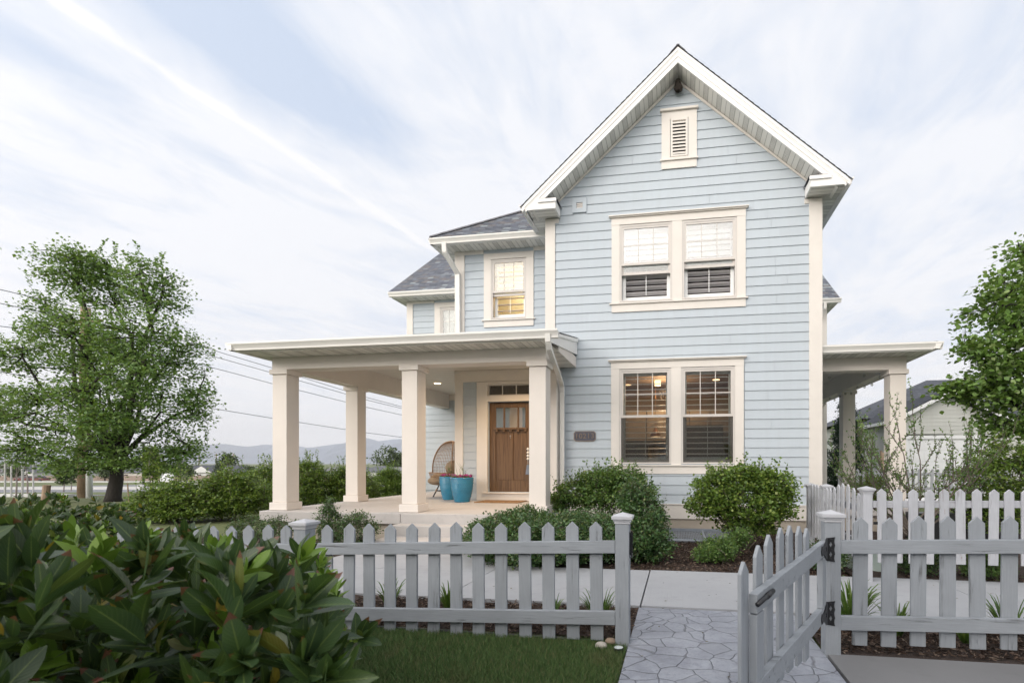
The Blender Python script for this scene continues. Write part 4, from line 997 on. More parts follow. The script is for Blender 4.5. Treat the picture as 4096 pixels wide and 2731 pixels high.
# side run from the house corner to the inner fence
FS=thing('picket_fence','short whitish weathered picket fence run between the house corner and the small side gate','fence',(2.04,7.4,0))
PKS=picket_mesh(.09,.80,.018,.04,WZ)
for y in (7.15,7.30,7.44,7.58): add_picket(PKS,FS,2.03,y,1.045-.80+.015*(y-7.3),R(90))
MB().box(2.055,2.09,7.03,7.72,.80,.88).box(2.055,2.09,7.03,7.72,.40,.48).build('rail',WX,FS)
post(FS,2.0,7.73,.1,.0,1.045,WZ,CAPW); post(FS,2.0,6.93,.1,.0,1.065,WZ,CAPW)
GI=thing('garden_gate','small closed whitish picket gate with an arched top beside the house corner','gate',(2.05,6.2,0))
for y,z in ((5.70,1.02),(5.86,1.07),(6.04,1.10),(6.22,1.11),(6.40,1.088),(6.56,1.046),(6.72,1.03),(6.86,1.02)): add_picket(PKS,GI,2.03,y,z-.80,R(90))
MB().box(2.055,2.09,5.66,6.92,.80,.88).box(2.055,2.09,5.66,6.92,.40,.48).build('rail',WX,GI); MB().box(2.02,2.028,5.62,5.95,.70,.725).box(2.1,2.2,5.50,5.515,.69,.72).build('hinge',IRON,GI)
# far fence in front of the garage
FF=thing('picket_fence','distant pale picket fence in front of the white garage door','fence',(7.5,16.8,0))
PKX=picket_mesh(.092,.92,.018,.05,WZ)
for i in range(28):
    x=5.3+i*.2; y=16.65+(x-5.3)*.13
    if abs(x-8.93)<.1: continue
    add_picket(PKX,FF,x,y,.26)
mb=MB()
for z in (.95,.48): mb.prism([(5.2,16.66,z),(10.9,17.40,z),(10.9,17.40,z+.09),(5.2,16.66,z+.09)],(0,.036,0))
mb.build('rail',WX,FF); post(FF,8.87,17.08,.1,.1,1.26,WZ,CAPW); post(FF,6.5,16.8,.1,.1,1.24,WZ,CAPW)
# ================================================================== PLANTS
T_SM=(np.array([(0,0,0),(-.36,.45,.06),(0,1,0),(.36,.45,.06)]),np.array([(0,3,2,1)]))
T_MD=(np.array([(0,0,0),(.30,.22,.05),(.38,.55,.07),(0,1,-.05),(-.38,.55,.07),(-.30,.22,.05),(0,.5,0)]),np.array([(0,1,6),(1,2,6),(2,3,6),(3,4,6),(4,5,6),(5,0,6)]))
def orient(dirs,rng,roll=1.0,upbias=0):
    Y=dirs/np.maximum(np.linalg.norm(dirs,axis=1,keepdims=True),1e-6)
    r=rng.normal(size=Y.shape)*roll; r[:,2]+=upbias
    X=np.cross(Y,r); X/=np.maximum(np.linalg.norm(X,axis=1,keepdims=True),1e-6)
    Z=np.cross(X,Y); return X,Y,Z
def leaf_arrays(P,dirs,size,tmpl,rng,upbias=1.2,wid=1.0,jit=.3,roll=1.0):
    V,F=tmpl; n=len(P); X,Y,Z=orient(dirs,rng,roll,upbias)
    s=size*(1+rng.uniform(-jit,jit,n))
    A=P[:,None,:]+(X[:,None,:]*V[None,:,0:1]*wid+Y[:,None,:]*V[None,:,1:2]+Z[:,None,:]*V[None,:,2:3])*s[:,None,None]
    FF_=(F[None]+(np.arange(n)*len(V))[:,None,None]).reshape(-1,F.shape[1])
    return A.reshape(-1,3),FF_
def lobe_points(lobes,n,rng,shell=.55):
    w=np.array([l[3]*l[4]*l[5] for l in lobes])**.75; w/=w.sum(); k=rng.choice(len(lobes),n,p=w)
    d=rng.normal(size=(n,3)); d/=np.linalg.norm(d,axis=1,keepdims=True)
    r=rng.uniform(shell**3,1,n)**(1/3)
    L_=np.array(lobes)[k]; return L_[:,:3]+d*r[:,None]*L_[:,3:6], d
def plant(name,label,cat,base,lobes,nclus,per,lsize,lmat,bmat,stems=1,trunk_r=.05,trunk_h=.4,tmpl=T_SM,seed=1,twig=.18,spread=.09,group=None,leafname='foliage',stemname='stem',shell=.45,droop=0,upbias=1.2,twig_r=.004,wid=1.0,shoots=0,shoot_h=.2,root=None,flat=.6,limb_r=None,sidez=0,parent=None,minz=None):
    rng=np.random.default_rng(seed); base=Vector(base)
    t=root if root is not None else (thing(name,label,cat,base,group) if parent is None else parent)
    C,dn=lobe_points(lobes,nclus,rng,shell)
    if minz is not None: C[:,2]=np.maximum(C[:,2],minz+rng.uniform(0,.1,nclus))
    mb=MB(); skel=[]
    # trunk(s) and limbs
    lr=limb_r or trunk_r*.42
    starts=[]
    if stems==1:
        top=base+Vector((rng.normal()*.03*trunk_h,rng.normal()*.03*trunk_h,trunk_h))
        mb.tube([base-Vector((0,0,.05)),base+Vector((0,0,trunk_h*.12)),base.lerp(top,.5)+Vector((.02*trunk_h,0,0)),top],[trunk_r*1.5,trunk_r*1.12,trunk_r,trunk_r*.85],12); starts=[top]
    for i,l in enumerate(lobes):
        c=Vector(l[:3])
        if stems==1: a=starts[0]-Vector((0,0,rng.uniform(0,.28)*trunk_h)); 
        else:
            an=rng.uniform(0,6.28); a=base+Vector((math.cos(an),math.sin(an),0))*trunk_r*rng.uniform(.4,2.2)
        m1=a.lerp(c,.35)+Vector((rng.normal(),rng.normal(),abs(rng.normal())))*(c-a).length*.05
        m2=a.lerp(c,.7)+Vector((rng.normal(),rng.normal(),rng.normal()))*(c-a).length*.06
        end=c+Vector((0,0,l[5]*.5))
        path=[a,m1,m2,c,end]; rad=[lr,lr*.75,lr*.55,lr*.35,lr*.12]
        mb.tube(path,rad,7)
        for p,q in zip(path,path[1:]):
            for f in (0,.25,.5,.75): skel.append(p.lerp(q,f)) 
        skel.append(end)
    SK=np.array([tuple(p) for p in skel])
    if stems!=1:
        k=min(stems,nclus)
        for i in rng.choice(nclus,k,replace=False):
            an=rng.uniform(0,6.28); a=base+Vector((math.cos(an),math.sin(an),0))*trunk_r*rng.uniform(.2,2); c=Vector(C[i]); m=a.lerp(c,.5)+Vector((rng.normal(),rng.normal(),0))*.04; m.z+=.05
            mb.tube([a,m,c],[lr*.6,lr*.42,twig_r],5)
    # secondary limbs to a subset of clusters, twigs to all
    sub=rng.choice(nclus,max(4,nclus//9),replace=False); ex=[]
    for i in sub:
        c=C[i]; d=((SK-c)**2).sum(1)+ (SK[:,2]>c[2])*.5*((SK[:,2]-c[2])**2); j=int(np.argmin(d+rng.uniform(0,.15,len(d))*d.max()*.05)); a=Vector(SK[j]); c=Vector(c)
        m=a.lerp(c,.55)+Vector((rng.normal(),rng.normal(),rng.normal()+.5))*(c-a).length*.08
        mb.tube([a,m,c],[lr*.3+twig_r,lr*.18+twig_r,twig_r],5,False)
        for f in (.2,.5,.8,1): ex.append(tuple(a.lerp(m,f))); ex.append(tuple(m.lerp(c,f)))
    SK=np.vstack([SK,np.array(ex)])
    P=[];Dv=[]
    for i in range(nclus):
        c=C[i]; j=int(np.argmin(((SK-c)**2).sum(1))); a=SK[j]; v=c-a; ln=np.linalg.norm(v)+1e-6
        if ln<twig: v=dn[i]*np.array((1,1,flat)); ln=np.linalg.norm(v)+1e-6; a=c-v/ln*twig
        else: a=c-v/ln*min(ln,twig*2.5)
        d=(c-a)/np.linalg.norm(c-a); mb.tube([a,(a+c)/2+rng.normal(size=3)*.01,c],[twig_r*1.3,twig_r,twig_r*.5],3,False)
        tt=rng.uniform(.15,1.08,per); pts=a+(c-a)*tt[:,None]+rng.normal(size=(per,3))*spread*np.array((1,1,flat))
        dd=d*.6+rng.normal(size=(per,3))*.7; dd[:,2]=dd[:,2]*.6-droop
        P.append(pts);Dv.append(dd)
    for q in range(shoots):
        i=int(rng.integers(nclus)); l=lobes[int(rng.integers(len(lobes)))]
        an=rng.uniform(0,6.28); rr_=rng.uniform(0,.85); z=l[2]+l[5]*math.sqrt(max(0,1-rr_*rr_))-.05
        a=np.array((l[0]+math.cos(an)*rr_*l[3],l[1]+math.sin(an)*rr_*l[4],z)); h=shoot_h*rng.uniform(.4,1); tip=a+np.array((rng.normal()*.25*h+ (a[0]-l[0])*.15,rng.normal()*.2*h,h))
        mb.tube([a-np.array((0,0,.1)),(a+tip)/2,tip],[twig_r,twig_r*.8,twig_r*.4],3,False)
        k=int(max(5,h/.022)); tt=np.linspace(0,1.02,k); pts=a+(tip-a)*tt[:,None]+rng.normal(size=(k,3))*.008
        dd=rng.normal(size=(k,3)); dd[:,2]=abs(dd[:,2])*.5+.3; P.append(pts);Dv.append(dd)
    P=np.vstack(P);Dv=np.vstack(Dv)
    A,Fc=leaf_arrays(P,Dv,lsize,tmpl,rng,upbias,wid)
    np_mesh(leafname,A,Fc,lmat,t); mb.build(stemname,bmat,t,True)
    return t
def bl(cx,cy,cz,rx,ry,rz): return (cx,cy,cz,rx,ry,rz)
# --- large street tree at the left
tx_,ty_=RD(-17.75,17.0)
def at(u,v,d):
    x,y=RD((u-2427.5)/S_*d,d); return (x,y,EYE-(v-1853.4)/S_*d)
lob=[]
for (u,v,dd,rx,rz) in ((300,1080,0,1.15,.95),(430,1150,.6,1.2,1.2),(560,1110,-.3,.75,.95),(650,1180,.2,.85,1.1),(180,1250,.3,.75,1.0),(90,1430,0,1.0,.9),(300,1350,-.8,1.3,1.2),(520,1350,-.9,1.2,1.2),(700,1420,.2,1.15,1.2),(-40,1620,.2,1.1,1.0),(150,1650,-.6,1.3,1.1),(400,1600,-1,1.4,1.1),(640,1650,-.6,1.3,1.0),(790,1620,.2,.75,.8),(120,1800,-.3,1.2,.75),(330,1820,-.8,1.2,.6),(600,1830,-.5,1.1,.6),(760,1800,.1,.8,.5),(440,1450,1.2,1.5,1.3),(60,1150,0,.0,.0),(460,1845,-.9,1.0,.32),(280,1880,-.6,.9,.28),(650,1875,-.4,.9,.28),(430,1700,-1.3,1.2,.6),(560,1500,-1.2,1.0,.8)):
    if rx<=0: continue
    x,y,z=at(u,v,17+dd); lob.append(bl(x,y,z,rx,rx*.95,rz))
plant('street_tree','large leafy pear tree with a dark trunk standing on the grass at the far left','tree',(tx_,ty_,-.02),lob,3000,16,.093,L_TREE,BARK,1,.19,1.5,seed=3,twig=.34,spread=.17,shell=.35,leafname='crown',stemname='trunk',twig_r=.004,shoots=90,shoot_h=.55,limb_r=.085,wid=1.15,flat=.45,upbias=1.6)
# --- linden-like tree at the right edge
lob=[]
for (u,v,dd,rx,rz) in ((4100,1060,0,.62,.55),(4010,1230,-.1,.72,.5),(4180,1250,.2,.9,.7),(3900,1400,0,.42,.28),(4040,1420,-.3,.8,.55),(4230,1450,0,1.0,.8),(3960,1560,-.2,.72,.36),(3830,1560,0,.42,.22),(4100,1620,-.3,.85,.45),(4330,1650,0,1.0,.8),(4060,1720,-.1,.6,.25),(4330,1200,.4,1.0,.9),(4200,1040,.3,.5,.6)):
    x,y,z=at(u,v,8.6+dd); lob.append(bl(x,y,z,rx,rx,rz))
x,y,_=at(4330,2000,8.8)
plant('yard_tree','broad-leaved green tree reaching into the picture at the right edge above the shrub','tree',(x,y,.0),lob,1150,17,.082,L_TREE2,BARK,1,.11,2.0,seed=9,twig=.2,spread=.10,shell=.3,leafname='crown',stemname='trunk',twig_r=.004,tmpl=T_MD,wid=1.1,limb_r=.05,flat=.5,upbias=2.0,shoots=25,shoot_h=.3)
# --- shrubs at the house front
plant('shrub','leafy green shrub with bare lower stems before the left ground floor window','shrub',(-1.22,8.25,0),[bl(-1.75,8.2,.80,.45,.35,.28),bl(-1.35,8.3,1.02,.48,.38,.26),bl(-.98,8.25,1.06,.42,.36,.26),bl(-.68,8.2,.88,.34,.32,.30),bl(-1.15,8.15,.78,.62,.38,.26),bl(-2.08,8.2,.66,.24,.28,.20)],900,22,.042,L_BUSH,BARK2,14,.07,.3,seed=21,twig=.12,spread=.05,limb_r=.011,shoots=70,shoot_h=.24,twig_r=.0025,wid=1.1,flat=.7)
plant('shrub','round bright green shrub on thin stems before the right ground floor window','shrub',(.95,7.45,0),[bl(.60,7.45,1.0,.40,.36,.27),bl(1.0,7.5,1.12,.45,.38,.24),bl(1.40,7.45,1.02,.42,.36,.27),bl(.55,7.4,.72,.42,.36,.26),bl(1.05,7.35,.70,.55,.38,.32),bl(1.50,7.45,.72,.30,.34,.26),bl(.95,7.4,.42,.32,.28,.14),bl(1.35,7.4,.38,.25,.25,.12)],900,22,.044,L_BUSHY,BARK2,18,.06,.3,seed=22,twig=.12,spread=.05,limb_r=.011,shoots=70,shoot_h=.2,twig_r=.0025,wid=1.2,flat=.7)
def low(name,label,base,lobes,n,per,ls,mat,seed,group=None,cat='shrub',**k):
    return plant(name,label,cat,base,lobes,n,per,ls,mat,BARK2,8,.08,.1,seed=seed,twig=.08,spread=.035,limb_r=.008,twig_r=.002,shell=k.pop('shell',.55),wid=k.pop('wid',.8),flat=.9,upbias=.6,group=group,minz=.08,**k)
low('shrub','long low clipped dark green shrub between the porch steps and the walkway',(-2.35,6.3,.03),[bl(-2.35,6.2,.34,.50,.72,.34),bl(-1.95,5.98,.33,.52,.70,.34),bl(-2.2,6.7,.38,.5,.5,.34),bl(-2.75,6.5,.26,.3,.4,.26)],1300,30,.038,L_DARK,31,shoots=120,shoot_h=.08)
low('shrub','dense dark green shrub behind the last fence pickets left of the gate post',(-1.25,6.2,.03),[bl(-1.5,6.1,.35,.48,.72,.35),bl(-1.05,6.25,.32,.44,.6,.32),bl(-1.3,6.8,.38,.5,.4,.30)],1000,30,.037,L_DARK,32,shoots=90,shoot_h=.09)
low('shrub','upright feathery dark green shrub beside the left gate post, in front of the window well',(-.52,6.45,.03),[bl(-.50,6.55,.55,.36,.36,.42),bl(-.60,6.6,.86,.22,.24,.16),bl(-.42,6.3,.3,.36,.34,.3)],620,30,.038,L_DARK,33,shoots=90,shoot_h=.22)
low('shrub','small low green shrub alone in the mulch bed under the bright green shrub',(.58,6.5,.03),[bl(.55,6.5,.20,.27,.24,.17),bl(.36,6.4,.13,.16,.16,.12),bl(.85,6.8,.32,.18,.16,.12)],300,26,.030,L_BUSH,34,shoots=25,shoot_h=.14)
low('shrub','small pointed dark shrub at the porch corner, just right of the capped fence post',(-5.35,6.6,.02),[bl(-5.35,6.6,.38,.2,.2,.34),bl(-5.32,6.6,.65,.09,.09,.16)],200,18,.028,L_DARK,35,shoots=20,shoot_h=.1)
low('shrub','rounded dark shrub against the porch foundation, left of the steps',(-4.85,6.5,.02),[bl(-4.88,6.6,.32,.36,.3,.28)],260,18,.028,L_DARK,36,shoots=30,shoot_h=.1)
low('shrub','low dark shrub at the left end of the porch slab behind the capped fence post',(-6.75,6.7,.02),[bl(-6.9,6.8,.28,.45,.35,.22),bl(-6.3,6.7,.28,.35,.3,.22)],300,18,.028,L_DARK,37,shoots=30,shoot_h=.1)
for k,(x,y,lb) in enumerate(((1.75,6.05,'low dark green shrub seen between the hinge post and the first picket'),(2.78,6.05,'low rounded green shrub behind the third and fourth pickets of the right fence'),(3.45,5.95,'low rounded green shrub behind the fifth and sixth pickets of the right fence'),(4.5,6.0,'low green shrub behind the fence at the right edge of the photo'))):
    low('shrub',lb,(x,y,.03),[bl(x,y,.20,.27,.24,.22),bl(x+.1,y+.1,.28,.2,.2,.15)],260,18,.03,L_BUSH if k>1 else L_DARK,40+k,shoots=20,shoot_h=.08)
low('shrub','golden green shrub behind the right porch, between its two front columns',(5.4,14.0,.02),[bl(5.3,14,.5,.8,.5,.5),bl(6.1,14.2,.45,.6,.5,.45)],420,18,.05,L_GOLD,46,shoots=20,shoot_h=.1)
# hedge shrubs behind the porch, left
for k,(u,d,rx,rz,zc,lb) in enumerate(((700,11,1.05,.50,.50,'arching green shrub beyond the fence, leftmost of the row by the porch'),(930,11.4,.95,.58,.68,'arching green shrub just left of the front corner column of the porch'),(1230,13.5,.85,.66,.86,'green shrub with bare stems seen right behind the porch corner column'),(1400,13.8,.75,.62,.80,'green shrub seen just left of the middle porch column'),(1560,16.5,.8,.56,.66,'green shrub seen between the rear side column and the middle front column'),(1080,13.6,.75,.6,.74,'green shrub with spiky top hidden partly by the front corner column'))):
    x,y,_=at(u,2000,d)
    plant('shrub',lb,'shrub',(x,y,-.02),[bl(x,y,zc,rx,.6,rz*.8),bl(x-.5*rx,y,zc*.7,rx*.7,.6,rz*.75),bl(x+.5*rx,y,zc*.75,rx*.7,.6,rz*.8),bl(x,y,zc+.25,rx*.6,.45,rz*.6),bl(x,y-.2,zc*.45,rx*.8,.5,rz*.45)],820,22,.055,L_BUSHY,BARK2,16,.14,.3,seed=60+k,twig=.2,spread=.06,limb_r=.013,shoots=50,shoot_h=.34,twig_r=.003,wid=.9,flat=.35,upbias=2.2,shell=.5)
# bare branching shrub on the right
def bare(base,seed):
    t=thing('shrub','sparse twiggy shrub with tiny leaves rising behind the whitish fence, before the right porch','shrub',base)
    rng=np.random.default_rng(seed); mb=MB(); P=[];Dv=[]
    def br(a,d,ln,r,lev):
        a=Vector(a); d=Vector(d).normalized(); n=5; path=[a]; 
        for i in range(n):
            d=(d+Vector(rng.normal(size=3))*.10+Vector((0,0,.07))).normalized(); path.append(path[-1]+d*ln/n)
        mb.tube(path,[r*(1-.75*i/n) for i in range(n+1)],6 if lev==0 else 4,False)
        for i in range(1,n+1):
            for q in range(int(ln*(7 if lev==0 else 16)/n*(1 if i>1 else .3))+1):
                p=path[i-1].lerp(path[i],rng.uniform())
                for e in range(3 if lev else 2): P.append(tuple(p+Vector(rng.normal(size=3))*.010)); Dv.append(tuple(rng.normal(size=3)+np.array((0,0,.6))))
        if lev<2:
            k=6 if lev==0 else 3
            for i in range(k):
                f=rng.uniform(.25,.95)*n; j=int(f); p=path[j].lerp(path[min(j+1,n)],f-j)
                dd=(d+Vector((rng.normal()*.5,rng.normal()*.4,rng.normal()*.25+.45))).normalized(); br(p,dd,ln*rng.uniform(.32,.6),r*.5,lev+1)
    for (dx,dy,ln) in ((-1.9,0,1.2),(-1.5,.1,1.3),(-1.1,.2,1.35),(-.75,-.1,1.35),(-.45,-.2,1.4),(-.2,.2,1.45),(.1,-.1,1.5),(.35,.1,1.4),(.65,0,1.4),(1.0,.1,1.3),(1.4,-.2,1.2),(1.9,0,1.0),(-1.6,-.2,.9)):
        br((base[0]+rng.normal()*.03,base[1]+rng.normal()*.03,base[2]),(dx,dy,1),ln,.018,0)
    A,Fc=leaf_arrays(np.array(P),np.array(Dv),.027,T_SM,rng,.5,1.2); np_mesh('foliage',A,Fc,L_BUSH,t); mb.build('stem',BARK2,t,True)
bare((3.42,7.6,.3),77); 
# big shrub right
lob=[]
for (u,v,dd,rx,rz) in ((4000,1830,0,.55,.32),(3900,1900,-.2,.42,.28),(4080,1900,-.2,.6,.4),(3960,1990,-.2,.6,.3),(4120,2040,0,.6,.35),(3860,2020,0,.35,.2),(4220,1850,0,.6,.5),(3990,2080,-.3,.6,.25)):
    x,y,z=at(u,v,8.2+dd); lob.append(bl(x,y,z,rx,rx*.8,rz))
x,y,_=at(4010,2100,8.2)
plant('shrub','large bushy light green shrub under the tree at the right edge, behind the whitish fence','shrub',(x,y,0),lob,900,19,.052,L_BUSHY,BARK2,14,.12,.3,seed=88,twig=.16,spread=.06,limb_r=.013,shoots=60,shoot_h=.25,twig_r=.003,wid=1.0,flat=.4,upbias=2.0,shell=.45)
# conifer
x,y,_=at(3385,1950,20)
lob=[bl(x,y,.3+i*.36,1.0*(1-i/11.5)**.7,1.0*(1-i/11.5)**.7,.38) for i in range(11)]
plant('conifer','tall dark conifer seen between the columns of the right porch','tree',(x,y,0),lob,900,20,.11,L_CON,BARK,1,.08,3.4,seed=90,twig=.2,spread=.09,limb_r=.02,leafname='crown',stemname='trunk',wid=.5,shell=.6,upbias=.2)
# daylily tufts along the fences
def tuft(label,x,y,n,ln,seed):
    t=thing('daylily',label,'plant',(x,y,g(x,y)),'daylily clumps behind the grey fence'); rng=np.random.default_rng(seed); mb=MB()
    for i in range(n):
        an=rng.uniform(0,6.28); L_=ln*1.12*rng.uniform(.55,1.1); out=rng.uniform(.15,.8); w=.007
        px=[]; 
        for k in range(6):
            f=k/5; r=out*L_*f*.8+.02; z=L_*(math.sin(min(f*1.35,1.5))*.85)*(1-.35*out*f*f)
            px.append((Vector((x+math.cos(an)*r,y+math.sin(an)*r,g(x,y)+z)),w*(1-f**2.5)+.0008))
        sd=Vector((-math.sin(an),math.cos(an),.15))
        n0=len(mb.v)
        for p,ww in px: mb.v+=[tuple(p-sd*ww),tuple(p+sd*ww)]
        for k in range(5): mb.f.append((n0+2*k,n0+2*k+1,n0+2*k+3,n0+2*k+2)); mb.uv+=[(0,0)]*4
    o=mb.build('leaves',L_STRAP,t)
    return t
for i,(x,y,n,ln,lb) in enumerate(((-.62,3.72,75,.34,'green daylily clump nearest the left gate post'),(-1.05,3.9,26,.22,'sparse low daylily clump, second left of the gate post'),(-1.95,3.85,55,.30,'daylily clump behind the middle pickets of the left fence'),(-2.55,3.9,45,.3,'daylily clump near the laurel hedge behind the left fence'),(1.33,3.9,150,.46,'large tall daylily clump behind the first two pickets right of the gate'),(1.62,3.82,60,.32,'arching daylily clump behind the second and third pickets right of the gate'),(2.42,3.9,60,.36,'daylily clump at the right edge of the photo behind the grey fence'),(2.05,3.75,22,.2,'small daylily sprig low behind the fifth picket of the right fence'))):
    tuft(lb,x,y,n,ln,200+i)
# ---- laurel hedges
def laurel_template():
    V=[];F=[];UV=[]
    ny,nx=6,2
    prof=[.03,.55,.92,1.0,.90,.62,.03]
    for j in range(ny+1):
        v=j/ny
        for i in range(nx+1):
            u=i/nx; V.append(((u-.5)*2*prof[j]*.165, v, .10*abs(u-.5)*2*prof[j]*.6+ .0-.16*v*v)); UV.append((u,v))
    for j in range(ny):
        for i in range(nx): a=j*(nx+1)+i; F.append((a,a+1,a+nx+2,a+nx+1))
    return np.array(V),np.array(F),np.array(UV)
LV,LF,LUV=laurel_template()
def laurel(parent,rosettes,mat,rng,size,name,nl=(9,14),spread=1.0):
    """rosettes: list of (pos, dir, len)"""
    P=[];Dv=[];Up=[];S=[]
    for (p,d,ln) in rosettes:
        p=Vector(p);d=Vector(d).normalized(); n=int(rng.integers(*nl)); a0=rng.uniform(0,6.28)
        u=d.cross(Vector((.3,.8,.1))).normalized(); w=d.cross(u)
        for i in range(n):
            f=i/n; an=a0+i*2.4; tilt=(1.0-.75*f)*spread*rng.uniform(.45,1.3); rad=u*math.cos(an)+w*math.sin(an)
            q=p+d*(-ln*(1-f)); dr=(d*math.cos(tilt)+rad*math.sin(tilt)).normalized(); nm=(d*math.sin(tilt)-rad*math.cos(tilt))
            P.append(q);Dv.append(dr);Up.append(nm+Vector(rng.normal(size=3))*.45);S.append(size*rng.uniform(.45,1.28)*(1-.28*f))
    P=np.array([tuple(q) for q in P]);Dv=np.array([tuple(q) for q in Dv]);Up=np.array([tuple(q) for q in Up]);S=np.array(S)
    X=np.cross(Dv,Up);X/=np.linalg.norm(X,axis=1,keepdims=True);Z=np.cross(X,Dv); n=len(P)
    bend=rng.uniform(-.3,1.6,n)[:,None]; wd=rng.uniform(.85,1.2,n)[:,None]
    VX=LV[None,:,0]*wd; VZ=LV[None,:,2]*bend+ .05*np.abs(LV[None,:,0])
    A=P[:,None,:]+(X[:,None,:]*VX[:,:,None]+Dv[:,None,:]*LV[None,:,1:2]+Z[:,None,:]*VZ[:,:,None])*S[:,None,None]
    Fc=(LF[None]+(np.arange(n)*len(LV))[:,None,None]).reshape(-1,4); uv=np.tile(LUV[LF].reshape(-1,2),(n,1))
    return A.reshape(-1,3),Fc,uv
def hedge(name,label,x0,x1,y0,y1,topf,n,size,seed,young=.12,zmin=.05,edge=None,upright=()):
    rng=np.random.default_rng(seed); t=thing(name,label,'hedge',((x0+x1)/2,(y0+y1)/2,0)); A=[];B=[]; mb=MB()
    k=0
    while k<n:
        x=rng.uniform(x0,x1);y=rng.uniform(y0,y1)
        if edge and not edge(x,y): continue
        k+=1; tz=topf(x,y); deep=rng.uniform()**1.15; z=tz-deep*min(1.0,tz-zmin)+rng.normal()*.03
        ox=(x-(x0+x1)/2)/(x1-x0)*1.2
        d=Vector((rng.normal()*.55+ox*.5,rng.normal()*.5-.35*deep,1.0-.2*deep))
        q=(x,y,z); isy=rng.uniform()<young and deep<.45; q=(x,y,z+(.05 if isy else 0)); (B if isy else A).append((q,d,size*.55))
    for (q,d) in upright: B.append((q,d,size*.6)); B.append(((q[0],q[1],q[2]-.06),d,size*.6))
    v1,f1,u1=laurel(t,A,LAUR,rng,size,'foliage'); v2,f2,u2=laurel(t,B,LAURY,rng,size*.75,'new_growth',(7,11),.75)
    o=np_mesh('foliage',np.vstack([v1,v2]),np.vstack([f1,f2+len(v1)]),LAUR,t,np.vstack([u1,u2]),True); o.data.materials.append(LAURY)
    o.data.polygons.foreach_set('material_index',np.concatenate([np.zeros(len(f1),dtype=np.int32),np.ones(len(f2),dtype=np.int32)]))
    return t
def near_edge(x,y):
    d=depth(x,y); r=x*CS-y*SN
    return d>.78 and r/d< -.56-.06*math.sin(y*5)-.15*max(0,d-1.9) and y<2.75
def near_top(x,y):
    d=depth(x,y); u=2427+1891*(x*CS-y*SN)/d
    vt=2225- (max(0,500-u)*.10)+ (max(0,u-700)*.12) + 25*math.sin(u/130.)+ (max(0,u-1250)*1.1)
    return max(.25,EYE-(vt-1853)/1891*d)
hedge('laurel_hedge','dark glossy large-leaved laurel hedge filling the lower left foreground',-3.4,-.3,.35,2.75,near_top,3600,.097,5,.19,edge=near_edge,upright=((at(905,2180,1.75),(.1,0,1)),(at(1290,2230,1.9),(.35,0,1)),(at(1330,2330,1.6),(.3,0,1)),(at(1180,2260,1.8),(0,0,1)),(at(650,2380,1.15),(.3,0,1)),(at(130,2600,.95),(0,0,1))))
hx0,hy0,_=at(-60,2000,9); 
def far_top(x,y): return .80-.02*max(0,x+8.5)*6 if x>-8.5 else .80+.03*math.sin(x*3)
hedge('laurel_hedge','second lower laurel hedge beyond the first, in front of the street tree trunk',-12.2,-6.6,3.9,6.6,lambda x,y:.76+.05*math.sin(x*2.3+y)-.12*max(0,x+8.3),950,.13,6,.14,edge=lambda x,y: y<3.2+ (-x-4.2)*.75 and y>3.6)
# grass lawn blades
def blades(name,label,n,xr_,yr_,seed,h=.036,keep=None):
    rng=np.random.default_rng(seed); x=rng.uniform(*xr_,n);y=rng.uniform(*yr_,n)
    if keep is not None: m=keep(x,y); x=x[m];y=y[m]
    n=len(x); z=.05-.03*np.clip((y-3.6)/3,0,1)
    an=rng.uniform(0,6.28,n); hh=h*rng.uniform(.5,1.35,n); w=.0016+rng.uniform(0,.001,n); ln=rng.normal(size=(n,2))*.45
    dx,dy=np.cos(an)*w,np.sin(an)*w
    V=np.zeros((n,3,3)); V[:,0]=np.stack([x-dx,y-dy,z-.004],1);V[:,1]=np.stack([x+dx,y+dy,z-.004],1);V[:,2]=np.stack([x+ln[:,0]*hh,y+ln[:,1]*hh,z+hh],1)
    o=np_mesh(name,V.reshape(-1,3),np.arange(3*n).reshape(-1,3),L_GRASS); return tag(o,label,'grass',kind='stuff')
blades('lawn_grass','short mown dark green grass in the foreground before the left fence',150000,(-2.4,-.36),(.9,3.40),8,keep=lambda x,y:(x*CS-y*SN)/(x*SN+y*CS)>-.85)
def chips(name,label,n,xr_,yr_,seed,keep=None,s=.034):
    rng=np.random.default_rng(seed); x=rng.uniform(*xr_,n);y=rng.uniform(*yr_,n)
    if keep is not None: m=keep(x,y); x=x[m];y=y[m]
    n=len(x); z=.05-.03*np.clip((y-3.6)/3,0,1)+np.where(y<5,.02,.008)+rng.uniform(0,.012,n)
    P=np.stack([x,y,z],1); D_=rng.normal(size=(n,3)); D_[:,2]*=.3
    A,Fc=leaf_arrays(P,D_,s,(np.array([(-.12,0,0),(.12,.05,.03),(.1,1,0),(-.14,.9,.04)]),np.array([(0,1,2,3)])),rng,1.0,1,.6)
    o=np_mesh(name,A,Fc,CHIP); return tag(o,label,'mulch',kind='stuff')
chips('mulch_chips','loose dark wood chips on the bed between the walkway and the house',26000,(-.9,4),(5.76,9.3),12,keep=lambda x,y:~((x>-.72)&(x<1.02)&(y>8.1)))
chips('mulch_chips','loose dark wood chips in the narrow bed behind the front fences',24000,(-3,4.4),(3.42,4.2),13,keep=lambda x,y:(x<-.36)|(x>1.02),s=.026)
rng=np.random.default_rng(99); n=170; x=rng.uniform(-4.5,4,n); y=rng.uniform(2.2,5.7,n); k=((y>4.3)&(x>-4.6))|((x>-.3)&(x<.9)); x=x[k];y=y[k]; z=np.array([g(a,b) for a,b in zip(x,y)])+.042
D_=rng.normal(size=(len(x),3)); D_[:,2]=0
